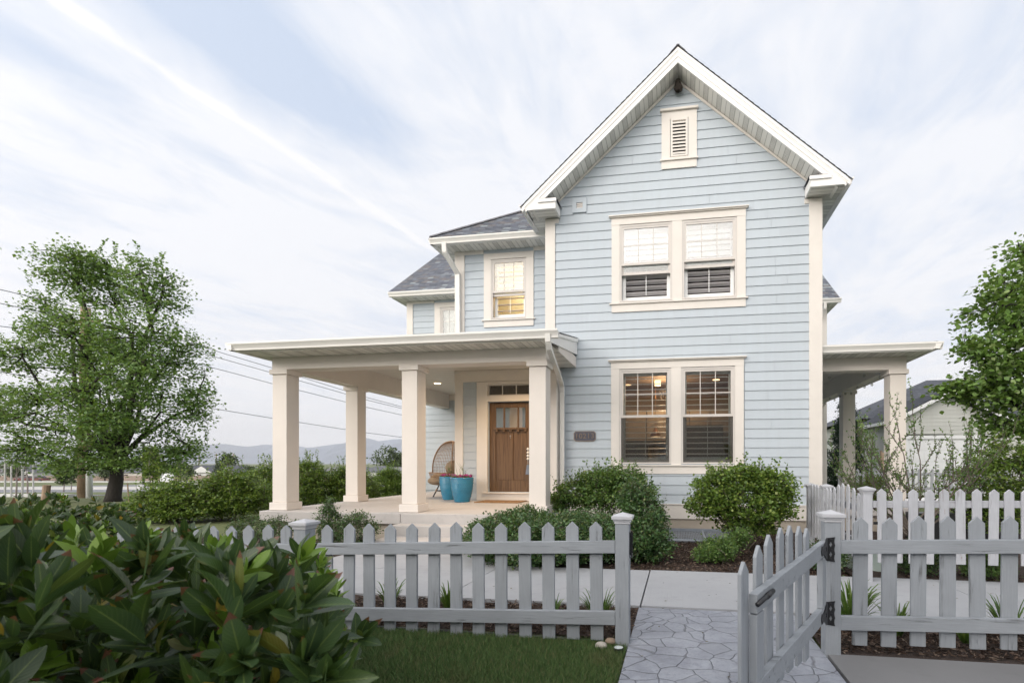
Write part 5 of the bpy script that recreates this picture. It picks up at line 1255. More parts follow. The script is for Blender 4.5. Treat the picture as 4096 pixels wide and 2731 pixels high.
A,Fc=leaf_arrays(np.stack([x,y,z],1),D_,.022,T_SM,rng,8.0,.7,.6); tag(np_mesh('fallen_leaves',A,Fc,island_mat('dry_fallen_leaf',[(0,(.06,.04,.02)),(.5,(.10,.10,.03)),(1,(.18,.13,.07))],.8,.2)),'small dry leaves and clippings scattered over the concrete walk and stamped path','leaves',kind='stuff')
# ================================================================== OBJECTS
def petals(pt,c,z,r,n,seed,spikes):
    rng=np.random.default_rng(seed)
    a=rng.uniform(0,6.28,n);q=np.sqrt(rng.uniform(0,1,n))*r; P=np.stack([c[0]+np.cos(a)*q,c[1]+np.sin(a)*q,z+rng.uniform(-.01,.07,n)],1)
    A,Fc=leaf_arrays(P,rng.normal(size=(n,3))+np.array((0,0,.5)),.035,T_SM,rng,.3,1.2); np_mesh('foliage',A,Fc,L_BUSH,pt)
    m=n//5; a=rng.uniform(0,6.28,m);q=np.sqrt(rng.uniform(0,1,m))*r*1.02; P=np.stack([c[0]+np.cos(a)*q,c[1]+np.sin(a)*q,z+rng.uniform(.03,.09,m)],1)
    P=np.repeat(P,5,0); an=np.tile(np.arange(5)*1.2566,m); D_=np.stack([np.cos(an),np.full(5*m,-.5),np.sin(an)],1)
    A,Fc=leaf_arrays(P,D_,.026,T_SM,rng,.1,1.6,.15); np_mesh('blossoms',A,Fc,PINK,pt)
    mb=MB()
    for i in range(spikes):
        x=c[0]+rng.normal()*.05;y=c[1]+rng.normal()*.05; L_=rng.uniform(.22,.42)
        mb.tube([(x,y,z),(x+rng.normal()*.03,y,z+L_*.6),(x+rng.normal()*.09,y,z+L_)],[.004,.003,.001],4,False)
    mb.build('spike_grass',L_STRAP,pt)
def planter(label,c,r,h,seed,group='teal glazed planters by the door'):
    t=thing('planter_pot',label,'planter',c,group)
    prof=[(.0,0),(r*.62,0),(r*.66,.01),(r*.80,h*.25),(r*.92,h*.5),(r*.985,h*.78),(r*.985,h*.93),(r*1.03,h*.945),(r*1.03,h),(r*.95,h),(r*.93,h*.9),(r*.0,h*.88)]
    mb=MB(); n=120; m=84; rows=[]
    P=[(p[0],p[1]) for p in prof[1:8]]
    base=0
    import bisect
    for j in range(m+1):
        f=j/m*.945*h; zz=f
        for (a,b) in zip(P,P[1:]):
            if a[1]<=zz<=b[1]+1e-9: rr_=a[0]+(b[0]-a[0])*((zz-a[1])/(b[1]-a[1]+1e-9)); break
        for k in range(n):
            an=2*math.pi*k/n; sx=(k/n*40+ (int(zz/(h/15))%2)*.5)%1; sz=(zz/(h/15))%1
            bump=math.exp(-((sx-.5)/.28)**2-((sz-.45)/.30)**2)*.011 if zz<h*.93 and zz>h*.03 else 0
            mb.v.append((c[0]+(rr_+bump)*math.cos(an),c[1]+(rr_+bump)*math.sin(an),c[2]+zz))
    for j in range(m):
        for k in range(n): a=j*n+k;b=j*n+(k+1)%n; mb.f.append((a,b,b+n,a+n)); mb.uv+=[(0,0)]*4
    mb.lathe(c,prof[7:],n)
    mb.lathe(c,[(0.001,.001),(r*.62,.001)],24)
    mb.build('pot',TEAL,t,True); MB().lathe(c,[(.001,h*.9),(r*.93,h*.9)],32).build('soil',SOIL,t)
    petals(t,c,c[2]+h*.93,r*.9,420,seed,9)
planter('front teal dimpled glazed planter with pink flowers, standing nearest the doormat',(-4.735,9.90,ZS),.245,.545,301)
planter('rear teal dimpled glazed planter with magenta flowers, half hidden behind the other one',(-5.33,10.5,ZS),.235,.545,302)
o=MB().box(-4.38,-3.38,9.72,10.33,ZS+.001,ZS+.018).build('doormat',MATT,None,bevel=.006); tag(o,'plain brown coir doormat on the porch floor in front of the wooden door','doormat')
# hanging tassel on the handle
t=thing('door_hanger','blue grey pouch hanging from white beads on the handle of the front door','ornament',(-3.37,10.38,1.2))
mb=MB(); 
for i,z in enumerate((1.68,1.60,1.53,1.46)): mb.ball((-3.375,10.37,z),.03,.028,.03,10,8)
mb.tube([(-3.375,10.37,1.72),(-3.375,10.37,1.3)],.004,5); mb.build('bead_string',FASC,t,True); MB().hexa([(-3.43,10.35,1.1),(-3.32,10.35,1.1),(-3.32,10.39,1.1),(-3.43,10.39,1.1),(-3.40,10.36,1.33),(-3.35,10.36,1.33),(-3.35,10.38,1.33),(-3.40,10.38,1.33)]).build('pouch',BLUEGR,t,bevel=.01)
# egg chair
def egg():
    cx,cy=-5.76,11.3; t=thing('egg_chair','egg shaped woven rattan chair with tan cushions on black legs, beside the teal planters','chair',(cx,cy,ZS))
    face=math.atan2(-.95,-.62) # opening direction
    def pt(az,v): # v 0 bottom..1 top
        ang=v*math.pi; r=.57*math.sin(ang)**.72*(1.05-.28*v); z=.28+ .02+1.12*(1-math.cos(ang))/2
        lean=.16*(z-.3)
        return Vector((cx+math.cos(az)*r-math.cos(face)*lean*.6,cy+math.sin(az)*r-math.sin(face)*lean*.6,ZS+z))
    mb=MB(); lo,hi=face+R(62),face+R(298); n=46
    for i in range(n+1):
        az=lo+(hi-lo)*i/n
        mb.tube([pt(az,.04+.92*k/18) for k in range(19)],.0055,4,False)
    for j in range(40):
        v=.06+.88*j/39; mb.tube([pt(lo+(hi-lo)*k/24,v) for k in range(25)],.0055,4,False)
    for j in range(14):  # low front lip
        v=.06+.30*j/13; mb.tube([pt(hi+(2*math.pi-(hi-lo))*k/12,v) for k in range(13)],.0045,4,False)
    for i in range(14):
        az=hi+(2*math.pi-(hi-lo))*i/13; mb.tube([pt(az,.04+.32*k/6) for k in range(7)],.0042,4,False)
    mb.build('shell',RATT,t)
    mb=MB(); mb.tube([pt(lo,.36+.60*k/14) for k in range(15)]+[pt(hi,.96-.60*k/14) for k in range(15)],.016,8); mb.tube([pt(hi+(2*math.pi-(hi-lo))*k/12,.36) for k in range(13)],.014,8); mb.tube([pt(face+2*math.pi*k/24,.16) for k in range(25)],.012,6); mb.build('frame',RATT,t,True)
    mb=MB(); q=[]
    for k in range(4):
        az=face+R(45+90*k); a=Vector((cx+math.cos(az)*.20,cy+math.sin(az)*.20,ZS+.40)); b=Vector((cx+math.cos(az)*.40,cy+math.sin(az)*.40,ZS)); 
        lg=MB().tube([a,b],.018,8).build('leg',IRON,t); MB().tube([a.lerp(b,.45),a.lerp(b,.66)],.021,8).build('rattan_wrap',RATT,lg)
        q.append(a.lerp(b,.6))
    mb.tube(q+[q[0]],.012,6); mb.tube([Vector((cx+math.cos(face+2*math.pi*k/16)*.26,cy+math.sin(face+2*math.pi*k/16)*.26,ZS+.38)) for k in range(17)],.014,6); mb.build('base_ring',IRON,t)
    fx,fy=math.cos(face),math.sin(face)
    cu=MB(); cu.ball((cx+fx*.10,cy+fy*.10,ZS+.50),.36,.34,.13,20,12); cu.build('seat_cushion',CUSH,t,True); MB().ball((cx-fx*.16,cy-fy*.16,ZS+.74),.24,.2,.2,20,12).build('back_cushion',CUSH,t,True); MB().ball((cx+fx*.30,cy+fy*.30,ZS+.42),.26,.2,.11,18,10).build('seat_cushion',CUSH,t,True)
egg()
# window well with grate
t=thing('window_well','grey steel window well with diamond mesh cover, in the mulch at the foundation','window well',(.2,8.7,0))
mb=MB(); arc=[]
for i in range(25):
    a=math.pi+math.pi*i/24; arc.append((.15+.86*math.copysign(abs(math.cos(a))**.55,math.cos(a)),9.33+1.22*math.copysign(abs(math.sin(a))**.6,math.sin(a)),.045))
mb.tube(arc,.028,6); mb.prism([(-.71,9.30,.04),(1.01,9.30,.04),(1.01,9.34,.04),(-.71,9.34,.04)],(0,0,.05)); mb.build('frame',METG,t)
mb=MB(); 
def inside(x,y):
    c=(x-.15)/.86; s=(y-9.33)/1.22
    return s<0 and abs(c)<1 and abs(c)**(2/.55)+abs(s)**(2/.6)<1
for k in range(-40,60):
    for sgn in (1,-1):
        pts=[]; 
        for j in range(130):
            y=8.1+j*.0096; x=k*.06+sgn*(y-8.1)*.9-(.6 if sgn>0 else -.4)
            if inside(x,y): pts.append((x,y,.052))
        if len(pts)>2: mb.tube([pts[0],pts[-1]],.0026,3,False)
mb.build('mesh_cover',METG,t)
for x in (-.3,.45): MB().box(x,x+.03,8.2,9.3,.053,.062).build('cross_bar',METG,t)
mb=MB(); 
n0=len(mb.v)
for p in arc: mb.v+=[(p[0],p[1],.045),(p[0],p[1],-.04)]
for i in range(24): mb.f.append((2*i,2*i+1,2*i+3,2*i+2)); mb.uv+=[(0,0)]*4
mb.build('well_wall',METG,t); pp=[(p[0],p[1],.036) for p in arc]; mb=MB(); mb.face(pp); mb.build('well_floor',SOIL,t)
# ground light, rocks
t=thing('path_light','small round black ground light at the foot of the left gate post','light',(-.405,3.245,.05))
MB().lathe((-.405,3.245,.045),[(.001,0),(.034,0),(.036,.03),(.034,.036),(.001,.036)],20).build('body',IRON,t); MB().lathe((-.405,3.245,.083),[(.001,.002),(.02,.002),(.031,-.0005)],20).build('lens',simple('pale_lens',(.55,.6,.6),.15,.05),t,True)
def rock(label,c,r,seed,m):
    rng=np.random.default_rng(seed); mb=MB(); mb.ball(c,r*1.25,r,r*.75,14,10); mb.v=[(x+rng.normal()*r*.03,y+rng.normal()*r*.03,z) for x,y,z in mb.v]
    tag(mb.build('rock',m,None,True),label,'rock')
ROCKM=simple('pale_pebble',(.42,.39,.35),.7,.15,14,.3,50)
rock('pale rounded stone beside the ground light, left of the gate post',(-.535,3.29,.07),.035,1,ROCKM); rock('brown rounded stone tucked behind the pale one at the gate post',(-.475,3.35,.08),.033,2,simple('brown_pebble',(.24,.18,.13),.7,.15,14,.3,50))
# string lights on right porch
t=thing('string_lights','string of clear glass bulbs draped under the right porch beam','string lights',(4.2,12,3.2))
cab=[];mb=MB()
for i in range(28):
    f=i/27; y=10.3+f*5.4; z=3.17-.10*abs(math.sin(f*math.pi*5)); x=4.05; cab.append((x,y,z))
mb.tube(cab,.005,4); c2=[(2.8+i*.16,10.35+.1*math.sin(i),3.30-.09*abs(math.sin(i*.8))) for i in range(8)]; mb.tube(c2+[cab[0]],.005,4); mb.build('cable',WHITEP,t)
for i,(x,y,z) in enumerate([cab[k] for k in range(0,28,2)]+c2[::2]):
    b=MB().ball((x,y,z-.065),.026,.026,.032,10,8).build('bulb',BULB,t,True); MB().tube([(x,y,z),(x,y,z-.035)],.010,6).build('socket',WHITEP,b)
# white covered object and box behind fence
t=thing('white_cover','long white tapering cover lying behind the whitish fence near the bare shrub','cover',(4.6,8.9,.5))
MB().tube([(3.95,9.0,.70),(4.3,9.0,.69),(4.62,8.95,.66),(4.86,8.95,.62),(4.9,8.95,.62)],[.03,.075,.095,.11,.09],14).build('cover',WHITEP,t,True); MB().box(4.0,4.9,8.8,9.1,.0,.5).build('stand',IRON,t)
t=thing('storage_box','dark storage box with a pale lid behind the whitish fence','box',(5.15,9.0,0)); MB().box(4.96,5.5,8.8,9.3,0,.66).build('body',IRON,t); MB().box(4.93,5.53,8.77,9.33,.661,.69).build('lid',WHITEP,t)
o=thing('utility_box','low pale green utility box on the mulch behind the whitish fence','utility box',(2.25,6.3,0)); MB().hexa([(2.12,6.15,.02),(2.52,6.15,.02),(2.52,6.5,.02),(2.12,6.5,.02),(2.15,6.2,.30),(2.49,6.2,.24),(2.49,6.45,.24),(2.15,6.45,.30)]).build('lid',simple('pale_green_plastic',(.42,.5,.46),.5,.05),o,bevel=.01); MB().tube([(2.2,6.8,.3),(2.4,6.8,.3)],.05,10).build('pipe',METG,o)
# ================================================================== BACKGROUND, RIGHT
t=thing('garage','pale grey-green clapboard garage with a white sectional door and dark roof, behind the far fence','garage',(10.3,20,0))
gx0,gx1,gy=8.42,12.13,20.0; apx=(gx0+gx1)/2; zw=2.97
def gar_x(v):
    z=v+.1; hw=(gx1-gx0)/2
    if z>zw: hw=max(0,hw-(z-zw)/.54)
    iv=[(apx-hw,apx+hw)] if hw>0 else []
    return minus(iv,[(8.75,11.7)]) if (math.floor(v/.15)+.5)*.15+.1<2.44 else iv
mb=MB(); lap(mb,(0,gy,.1),(1,0,0),(0,0,1),(0,-1,0),.15,27,gar_x,.014,.002); lap(mb,(gx0,gy,.1),(0,1,0),(0,0,1),(-1,0,0),.15,19,lambda v:[(0,6)],.014,.002); mb.build('wall',SIDEG,t)
mb=MB(); mb.box(8.75,8.85,gy-.03,gy,.1,2.3);mb.box(11.56,11.7,gy-.03,gy,.1,2.3);mb.box(8.75,11.7,gy-.035,gy,2.305,2.44);mb.build('door_trim',WHITEP,t)
mb=MB()
for i in range(5):
    z=.12+i*.437; mb.box(8.86,11.55,gy+.03,gy+.06,z,z+.43)
    for j in range(5): mb.box(8.95+j*.53,9.39+j*.53,gy+.02,gy+.029,z+.08,z+.35)
mb.build('garage_door',WHITEP,t)
mb=MB(); 
for s in (-1,1):
    hw=(gx1-gx0)/2+.25; mb.prism([(apx,gy-.32,zw+.54*hw+.05),(apx+s*hw,gy-.32,zw+.05),(apx+s*hw,gy-.32,zw-.10),(apx,gy-.32,zw+.54*hw-.10)],(0,.04,0))
mb.build('rake_fascia',WHITEP,t)
mb=MB(); plane_roof(mb,(apx-2.13,gy-.33,zw+.06),(0,1,0),(1,0,0),.54,18,lambda h:[(0,7)]); plane_roof(mb,(apx+2.13,gy-.33,zw+.06),(0,1,0),(-1,0,0),.54,18,lambda h:[(0,7)]); mb.build('roof',SHIN2,t)
gutter_par=MB().box(gx0-.36,gx0-.25,gy-.33,26,zw-.08,zw+.04).build('gutter',WHITEP,t)
t=thing('neighbour_house','neighbouring house with a tall dark hipped roof rising behind the garage','house',(14,27,0))
MB().box(8.9,24,24.2,33,0,3.4).build('wall',SIDEG,t)
mb=MB(); A_=(8.45,23.6,3.45);B_=(24.5,23.6,3.45);C_=(24.5,33.4,3.45);D_=(8.45,33.4,3.45);E_=(13.6,28.5,5.95);F_=(19.5,28.5,5.95)
for f in ((A_,B_,F_,E_),(C_,D_,E_,F_),(B_,C_,F_),(D_,A_,E_)):
    o3=Vector(f[0]); u3=(Vector(f[1])-o3).normalized(); n3=(Vector(f[1])-o3).cross(Vector(f[2])-o3).normalized(); v3=n3.cross(u3); mb.face(f,[((Vector(q)-o3).dot(u3),(Vector(q)-o3).dot(v3)) for q in f])
mb.build('roof',SHIN2,t)
t=thing('wooden_gate','narrow tan wooden panel standing beside the garage wall','gate',(7.3,18,0)); MB().box(7.15,7.55,18,18.05,.3,1.75).build('panel',simple('tan_wood_panel',(.45,.33,.24),.8,.1),t); MB().box(7.1,7.15,17.98,18.07,.2,1.8).box(7.55,7.6,17.98,18.07,.2,1.8).build('post',POLEW,t)
# small sapling before garage
def sapling(label,u,v,d,h,w,n,lm,seed,stakes=False,name='young_tree',bm=None,ls=.05,per=12,grp=None):
    x,y,z=at(u,v,d); z=g(x,y) if d>17 else 0
    lob=[bl(x,y,z+h*.45,w*.7,w*.7,h*.18),bl(x+.05,y,z+h*.68,w,w,h*.22),bl(x,y,z+h*.9,w*.6,w*.6,h*.14)]
    t=plant(name,label,'tree',(x,y,z),lob,n,per,ls,lm,bm or BARKP,1,.025,h*.4,seed=seed,twig=w*.3,spread=w*.12,limb_r=.012,leafname='crown',stemname='trunk',twig_r=.004,group=grp)
    return x,y,z,t
sapling('thin almost leafless sapling in front of the white garage door',3795,1960,14.5,1.55,.22,18,L_RED,410,per=3)
# ================================================================== BACKGROUND, LEFT
x,y,z,t=sapling('staked young yellow-green tree on the grass right of the big street tree',605,2040,15,1.9,.3,150,L_BUSHY,420,ls=.06)
MB().tube([(x-.35,y-.35,0),(x-.38,y-.38,.75)],.018,6).tube([(x+.38,y+.38,0),(x+.4,y+.4,.75)],.018,6).build('stake',POLEW,t)
for k,(u,d,h,lb) in enumerate(((65,19,2.35,'slim bare young tree with white stakes, far left'),(110,20,2.2,'slim bare young tree with green ties, second at the far left'),(-5,18,2.0,'bare spreading young tree cut off by the left edge'))):
    x,y,z,t=sapling(lb,u,1960,d,h,.5,24,L_RED,430+k,per=2,bm=BARKP)
    mb=MB(); mb.tube([(x-.25,y,z),(x-.25,y,z+1.9)],.03,6).tube([(x+.3,y,z),(x+.3,y,z+1.9)],.03,6); mb.build('stake',KERB,t)
for k,(u,d,h,lb) in enumerate(((255,27,1.5,'small round young tree behind the wooden stub post'),(285,30,1.7,'small young tree left of the utility pole'),(725,62,3.2,'grey green young tree on the field right of the street tree'),(40,60,3.2,'round bushy tree before the far left houses'))):
    sapling(lb,u,1960,d,h,h*.28,70,L_FAR,440+k,ls=.14,per=10)
x,y,z=at(335,2000,19)
t=thing('utility_pole','brown wooden utility pole partly hidden by the street tree','utility pole',(x,y,-.1))
MB().tube([(x,y,-.2),(x+.1,y,7.6)],[.20,.15],12).build('pole',POLEW,t,True); MB().tube([(x+.42,y-.1,-.1),(x+.42,y-.1,1.9)],.10,12).build('riser_pipe',WHITEP,t,True)
mb=MB(); mb.obox((x-.9,y-.05,7.0),(1.8,0,0),(0,.1,0),(0,0,.1)); mb.build('crossarm',POLEW,t)
for k,(pts,lb) in enumerate(( (((-200,1118,14),(0,1158,15.2),(355,1240,19),(900,1415,26.8),(1089,1471,31),(1466,1589,44),(1607,1626,52),(1760,1665,66)),'topmost dark power cable crossing behind the porch'),(((-200,1170,14),(0,1213,15.2),(355,1290,19),(900,1438,26.8),(1089,1491,31),(1466,1599,44),(1607,1633,52),(1760,1670,66)),'second dark power cable from the top behind the porch'),(((-200,1280,14),(355,1348,19),(900,1483,26.8),(1089,1534,31),(1466,1628,44),(1607,1659,52),(1760,1690,66)),'third dark power cable from the top behind the porch'),(((-200,1450,14),(355,1550,19),(900,1641,26.8),(1089,1672,31),(1466,1730,44),(1607,1748,52),(1760,1768,66)),'lowest thin power cable behind the porch'))):
    P=[at(*p) for p in pts]; o=MB().tube(P,[.006+.0004*p[2] for p in pts],5,False).build('power_cable',WIRE); tag(o,lb,'cable',group='power cables behind the porch')
x,y,z=at(178,1970,16); tag(MB().tube([(x,y,-.1),(x+.1,y,.62)],.10,10).build('stub_post',POLEW,None),'short brown stub of a wooden post behind the second laurel hedge','post')
def lamp_post(u,v,d,h,lb):
    x,y,z=at(u,v,d); z=g(x,y); t=thing('street_lamp',lb,'street lamp',(x,y,z)); MB().tube([(x,y,z+.3),(x,y,z+h)],.07,8).box(x-.35,x+.35,y-.15,y+.15,z+h,z+h+.12).build('pole',IRON,t); MB().tube([(x,y,z-.1),(x,y,z+.35)],.3,12).build('base',KERB,t)
lamp_post(574,1950,34,3.3,'dark lamp post on a concrete base right of the street tree trunk'); lamp_post(745,1880,95,6,'thin dark lamp post among the far houses')
for k,(u,d,h) in enumerate(((796,420,15),(865,420,15),(933,420,15),(1605,420,14),(726,420,14))):
    x,y,_=at(u,1850,d); z=g(x,y); o=MB().tube([(x,y,z),(x,y,z+h)],.35,6).build('distant_pole',POLEW); tag(o,'thin distant pole on the horizon, '+('first','second','third','fourth','fifth')[(1,2,3,4,0)[k]]+' of five from the left','pole',group='distant poles on the horizon')
# far wall, vinyl fence, cars
def rbox(r0,r1,d0,d1,z0,z1,mb):
    p=[(*RD(r,d),z) for z in (z0,z1) for (r,d) in ((r0,d0),(r1,d0),(r1,d1),(r0,d1))]; return mb.hexa(p)
x,y=RD(-120,150); zz=g(x,y)
o=rbox(-210,-60,150,150.4,zz-1,zz+1.6,MB()).build('block_wall',BRICK); tag(o,'long low tan block wall in front of the far houses','wall')
x,y=RD(-105,125); o=rbox(-(2427-640)/S_*100,-(2427-690)/S_*100,100,100.2,g(*RD(-92,100)),g(*RD(-92,100))+1.9,MB()).build('vinyl_fence',WHITEP); tag(o,'short white vinyl fence at the far roadside','fence')
def car(u,d,lb):
    r=(u-2427.5)/S_*d; x,y=RD(r,d); z=g(x,y); t=thing('parked_car',lb,'car',(x,y,z)); 
    def C_(r0,r1,z0,z1,rt0,rt1,w):
        q=[(r0,z0),(r1,z0),(rt1,z1),(rt0,z1)]; mb=MB(); mb.prism([(*RD(r+a,d),z+b) for a,b in q],Vector((*RD(0,w),0))); return mb
    C_(-2.2,2.2,.3,.85,-2.1,2.1,1.7).build('body',DARKCAR,t,bevel=.1); C_(-1.2,1.4,.851,1.35,-.7,.9,1.6).build('cabin',DARKAP,t,bevel=.05)
    for a in (-1.4,1.4):
        p0=Vector((*RD(r+a,d-.05),z+.32)); p1=Vector((*RD(r+a,d+.2),z+.32)); MB().tube([p0,p1],.32,14).build('wheel',IRON,t)
car(88,116,'dark red parked car at the far left roadside'); car(136,116,'second dark red parked car, half behind the young tree stakes')
# rows of distant houses
FWALL=[simple('far_wall_cream',(.55,.52,.48),.9,.03),simple('far_wall_sage',(.36,.42,.40),.9,.03),simple('far_wall_white',(.68,.68,.67),.9,.03)]
FROOF=[simple('far_roof_charcoal',(.11,.115,.13),.9,.05),simple('far_roof_grey',(.17,.17,.18),.9,.05)]
def far_house(u,d,w,k,lb,wh=2.7,rh=1.9,gable=False):
    r=(u-2427.5)/S_*d; x,y=RD(r,d); z=g(x,y); t=thing('distant_house',lb,'house',(x,y,z),'distant houses beyond the field')
    rbox(r-w/2,r+w/2,d,d+9,z-.5,z+wh,MB()).build('wall',FWALL[k%3],t)
    mb=MB(); e=.5
    if gable: mb.prism([(*RD(r-w/2-e,d-e),z+wh),(*RD(r+w/2+e,d-e),z+wh),(*RD(r,d-e),z+wh+rh*1.25)],Vector((*RD(0,10),0))); 
    else:
        p=[(*RD(r-w/2-e,d-e),z+wh),(*RD(r+w/2+e,d-e),z+wh),(*RD(r+w/2+e,d+9+e),z+wh),(*RD(r-w/2-e,d+9+e),z+wh),(*RD(r-w/2+3,d+4.5),z+wh+rh),(*RD(r+w/2-3,d+4.5),z+wh+rh)]
        for f in ((0,1,5,4),(2,3,4,5),(1,2,5),(3,0,4),(3,2,1,0)): mb.face([p[i] for i in f])
    mb.build('roof',FROOF[k%2],t)
    if gable: mb=MB(); mb.prism([(*RD(r-w/2,d-.55),z+wh),(*RD(r+w/2,d-.55),z+wh),(*RD(r,d-.55),z+wh+rh*1.05)],Vector((*RD(0,.03),0))); mb.build('gable',FWALL[2],t)
    for j in range(2):
        a=r-w*.25+j*w*.45; o=rbox(a,a+1.3,d-.06,d-.02,z+.9,z+2.1,MB()).build('window',GLASSD,t)
spec=[(-40,170,16,0,0),(20,165,14,1,0),(75,160,9,2,1),(140,168,15,1,0),(205,175,13,0,0),(290,170,14,2,0),(370,175,14,1,0),(540,165,15,0,0),(640,175,16,1,0),(700,160,8,2,1),(770,178,17,0,0),(810,158,7,2,1),(870,176,14,1,0),(905,160,7,0,1),(960,178,13,2,0),(1020,185,13,1,0),(1110,185,13,0,0),(1220,190,12,2,0),(1330,190,12,1,0),(1420,190,12,0,0),(1497,150,9,2,0),(1560,185,12,1,0)]
nm=('first','second','third','fourth','fifth','sixth','seventh','eighth','ninth','tenth','eleventh','twelfth','thirteenth','fourteenth','fifteenth','sixteenth','seventeenth','eighteenth','nineteenth','twentieth','twenty-first','twenty-second')
for i,(u,d,w,k,ga) in enumerate(spec):
    far_house(u,d,w,k,('small gabled ' if ga else 'low hip-roofed ')+('cream','sage','white')[k%3]+' distant house, '+nm[i]+' from the left beyond the field',gable=bool(ga),wh=2.7,rh=2.0)
rng=np.random.default_rng(5)
for i,(u,d,h,w) in enumerate(((60,150,5,3),(240,150,5,3),(420,150,5,3),(705,150,6,3),(748,140,5,2.5),(880,150,6,3),(905,240,12,6),(1545,230,15,12),(1600,235,13,9),(1000,150,5,3),(1150,150,5,3))):
    r=(u-2427.5)/S_*d; x,y=RD(r,d); z=g(x,y)
    plant('distant_tree',('distant round tree, '+nm[(0,1,2,3,4,5,6,9,10,7,8)[i]]+' from the left before the hills'),'tree',(x,y,z),[bl(x,y,z+h*.6,w*.5,w*.5,h*.38),bl(x+w*.3,y,z+h*.5,w*.4,w*.4,h*.3)],90,12,.5 if d<200 else 1.1,L_FAR,BARK,1,.15,h*.4,seed=500+i,twig=.5,spread=.5 if d<200 else 1.2,leafname='crown',stemname='trunk',limb_r=.08,twig_r=.03,group='distant trees')
t=thing('house','tall plain pale house, unseen behind the viewer, added to shade the front fence and lawn','house',(-2,-14,0))
MB().box(-16,12,-24,-12.5,0,5.6).build('wall',FWALL[0],t); MB().prism([(-16.5,-25,5.6),(-16.5,-12,5.6),(-16.5,-18.5,9.0)],(29,0,0)).build('roof',FROOF[0],t)  # out-of-view house, added so that the foreground lies in shade
for x in (-12,-7,-2,3,8): MB().box(x,x+1.3,-12.49,-12.44,1.2,2.6).build('window',GLASSD,t)
hz_=bpy.data.materials.new('pale_air'); hz_.use_nodes=True; n_=hz_.node_tree; n_.nodes.clear(); T=NT(n_); pv=T.n('VolumePrincipled'); pv.inputs['Color'].default_value=(.93,.955,1,1); pv.inputs['Density'].default_value=.000065; ho=T.n('OutputMaterial'); T.l(pv.outputs[0],ho.inputs['Volume'])
HZ=box('haze',hz_,None,-14000,14000,-200,15500,-12,900); HZ['kind']='stuff'
# ================================================================== SKY, SUN, CAMERA
W=bpy.data.worlds.new('World'); scene.world=W; W.use_nodes=True; nt=W.node_tree; nt.nodes.clear(); T=NT(nt)
SUN_EL,SUN_AZ=R(17),R(228)   # azimuth measured from +Y clockwise
sky=T.n('TexSky'); sky.sky_type='NISHITA'; sky.sun_disc=False; sky.sun_elevation=SUN_EL; sky.sun_rotation=SUN_AZ; sky.altitude=1400; sky.air_density=1.0; sky.dust_density=1.5; sky.ozone_density=1.5
dirv=T.n('TexCoord').outputs['Generated']; sp=T.n('SeparateXYZ'); T.l(dirv,sp.inputs[0])
zz=T.math('ADD',T.math('MAXIMUM',sp.outputs[2],0),.035)
px=T.math('DIVIDE',sp.outputs[0],zz); py=T.math('DIVIDE',sp.outputs[1],zz)
a=R(10.5); vv=T.math('ADD',T.math('MULTIPLY',px,math.cos(a)),T.math('MULTIPLY',py,-math.sin(a))); uu=T.math('ADD',T.math('MULTIPLY',px,math.sin(a)),T.math('MULTIPLY',py,math.cos(a)))
def comb(x,y,z=0):
    c=T.n('CombineXYZ'); T.put(c.inputs[0],x);T.put(c.inputs[1],y);T.put(c.inputs[2],z); return c.outputs[0]
st=T.noise(comb(T.math('MULTIPLY',uu,1.25),T.math('MULTIPLY',vv,2.3),3.1),1.0,9,.62,1.5)
st2=T.noise(comb(T.math('MULTIPLY',uu,3.2),T.math('MULTIPLY',vv,8),7.7),1.0,8,.65,1.4)
bigc=T.noise(comb(uu,T.math('MULTIPLY',vv,1.3),1.7),1.15,5,.55,.4)
cl=T.math('ADD',T.math('ADD',T.math('MULTIPLY',st,.75),T.math('MULTIPLY',st2,.22)),T.math('MULTIPLY',bigc,.75))
def blob(cu,cv,ru,rv):
    du=T.math('DIVIDE',T.math('SUBTRACT',uu,cu),ru); dv=T.math('DIVIDE',T.math('SUBTRACT',vv,cv),rv)
    r2=T.math('ADD',T.math('MULTIPLY',du,du),T.math('MULTIPLY',dv,dv)); return T.math('POWER',2.718,T.math('MULTIPLY',r2,-1))
cl=T.math('SUBTRACT',cl,T.math('MULTIPLY',blob(.76,-1.10,.46,.15),.50))
cl=T.math('SUBTRACT',cl,T.math('MULTIPLY',blob(.55,-1.60,.42,.13),.42))
cl=T.math('ADD',cl,T.math('MULTIPLY',blob(1.3,-.85,.5,.35),.15))
cl=T.math('ADD',cl,T.math('MULTIPLY',blob(1.3,-2.0,.7,.45),.18))
wob=T.math('MULTIPLY_ADD',T.noise(comb(T.math('MULTIPLY',uu,3),T.math('MULTIPLY',vv,6)),1,3,.6),.10,-.05)
cdv=T.math('ABSOLUTE',T.math('SUBTRACT',T.math('ADD',vv,wob),-1.362))
con=T.math('MULTIPLY',T.math('SUBTRACT',1,T.math('DIVIDE',cdv,.024),clamp=True),T.math('SUBTRACT',1,T.math('MULTIPLY',T.math('SUBTRACT',uu,1.2),.9,clamp=True),clamp=True))
mask=T.math('MULTIPLY_ADD',cl,2.6,-1.45,clamp=True)
mask=T.math('MULTIPLY',mask,.84)
mask=T.math('ADD',mask,T.math('MULTIPLY',con,T.math('MULTIPLY_ADD',st2,1.3,-.22)))
mask=T.math('MINIMUM',mask,1.0)
hz=T.math('POWER',T.math('SUBTRACT',1,T.math('MAXIMUM',sp.outputs[2],0)),5)
mask=T.math('MAXIMUM',mask,T.math('MULTIPLY',hz,.7))
east=T.math('MULTIPLY_ADD',px,.0,0)
CLD=(7.35,7.38,7.6)
vmn=T.n('VectorMath',operation='MINIMUM'); T.l(sky.outputs[0],vmn.inputs[0]); vmn.inputs[1].default_value=(11,11,11)
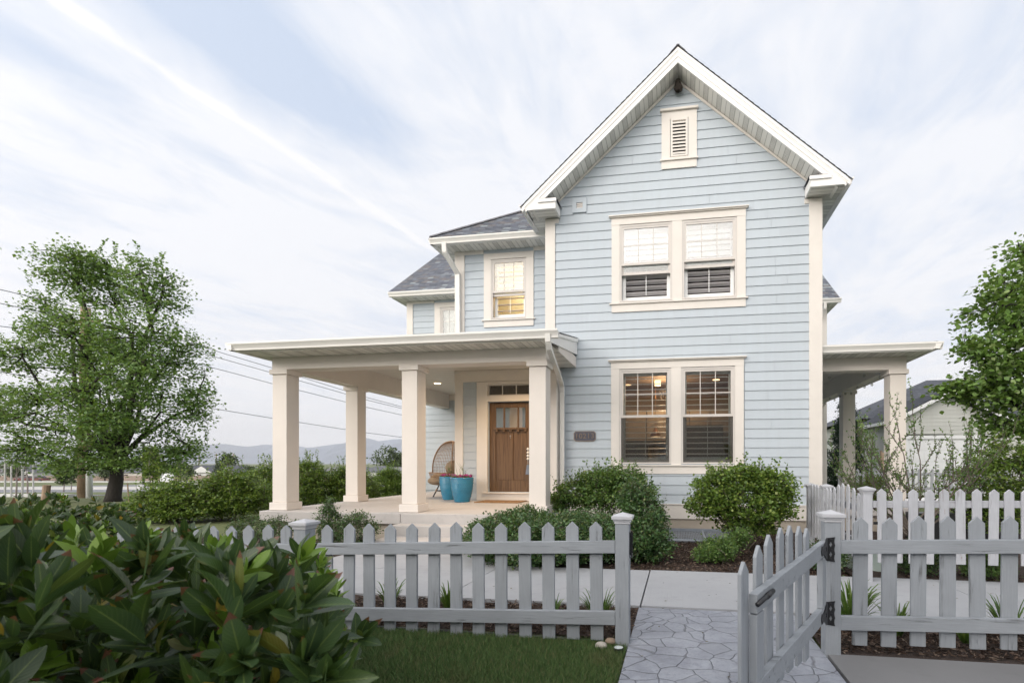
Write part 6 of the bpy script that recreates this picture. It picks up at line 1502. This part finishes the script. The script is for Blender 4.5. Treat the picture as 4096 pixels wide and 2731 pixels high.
blue=T.mix(.88,vmn.outputs[0],(4.9,5.7,7.05))
skyc=T.mix(mask,blue,CLD)
lowc=T.mix(hz,skyc,(7.1,7.0,7.15))
gv=T.n('VectorMath',operation='DOT_PRODUCT'); T.l(dirv,gv.inputs[0]); GA,GE=R(202),R(24); gv.inputs[1].default_value=(math.sin(GA)*math.cos(GE),math.cos(GA)*math.cos(GE),math.sin(GE))
glow=T.math('POWER',2.718,T.math('DIVIDE',T.math('SUBTRACT',gv.outputs['Value'],1),.24))
gc=T.n('VectorMath',operation='SCALE'); gc.inputs[0].default_value=(25.5,23.2,20.6); T.l(glow,gc.inputs['Scale'])
ga_=T.n('VectorMath',operation='ADD'); T.l(lowc,ga_.inputs[0]); T.l(gc.outputs[0],ga_.inputs[1]); lowc=ga_.outputs[0]
bg=T.n('Background'); T.l(lowc,bg.inputs[0]); bg.inputs[1].default_value=.1
wo=T.n('OutputWorld'); T.l(bg.outputs[0],wo.inputs[0])
L=bpy.data.lights.new('sun','SUN'); L.energy=.6; L.angle=R(14); L.color=(1,.93,.86)
so=bpy.data.objects.new('sun',L); COL.objects.link(so)
dv=Vector((math.sin(SUN_AZ)*math.cos(SUN_EL),math.cos(SUN_AZ)*math.cos(SUN_EL),math.sin(SUN_EL)))
so.rotation_euler=dv.to_track_quat('Z','Y').to_euler()
cam=bpy.data.cameras.new('camera'); co=bpy.data.objects.new('camera',cam); COL.objects.link(co); scene.camera=co
co.location=(0,0,EYE); co.rotation_euler=(R(90),0,-YAW)
cam.sensor_width=36; cam.lens=1891.2/4096*36; cam.shift_x=(2048-2427.5)/4096; cam.shift_y=(1853.4-1365.5)/4096
cam.clip_start=.05; cam.clip_end=60000
cam.dof.use_dof=True; cam.dof.focus_distance=8.5; cam.dof.aperture_fstop=6.3
scene.view_settings.view_transform='Standard'; scene.view_settings.look='None'; scene.view_settings.exposure=.42; scene.view_settings.gamma=1
scene.render.engine='CYCLES'
scene.cycles.max_bounces=8; scene.cycles.transparent_max_bounces=12
scene.render.film_transparent=False
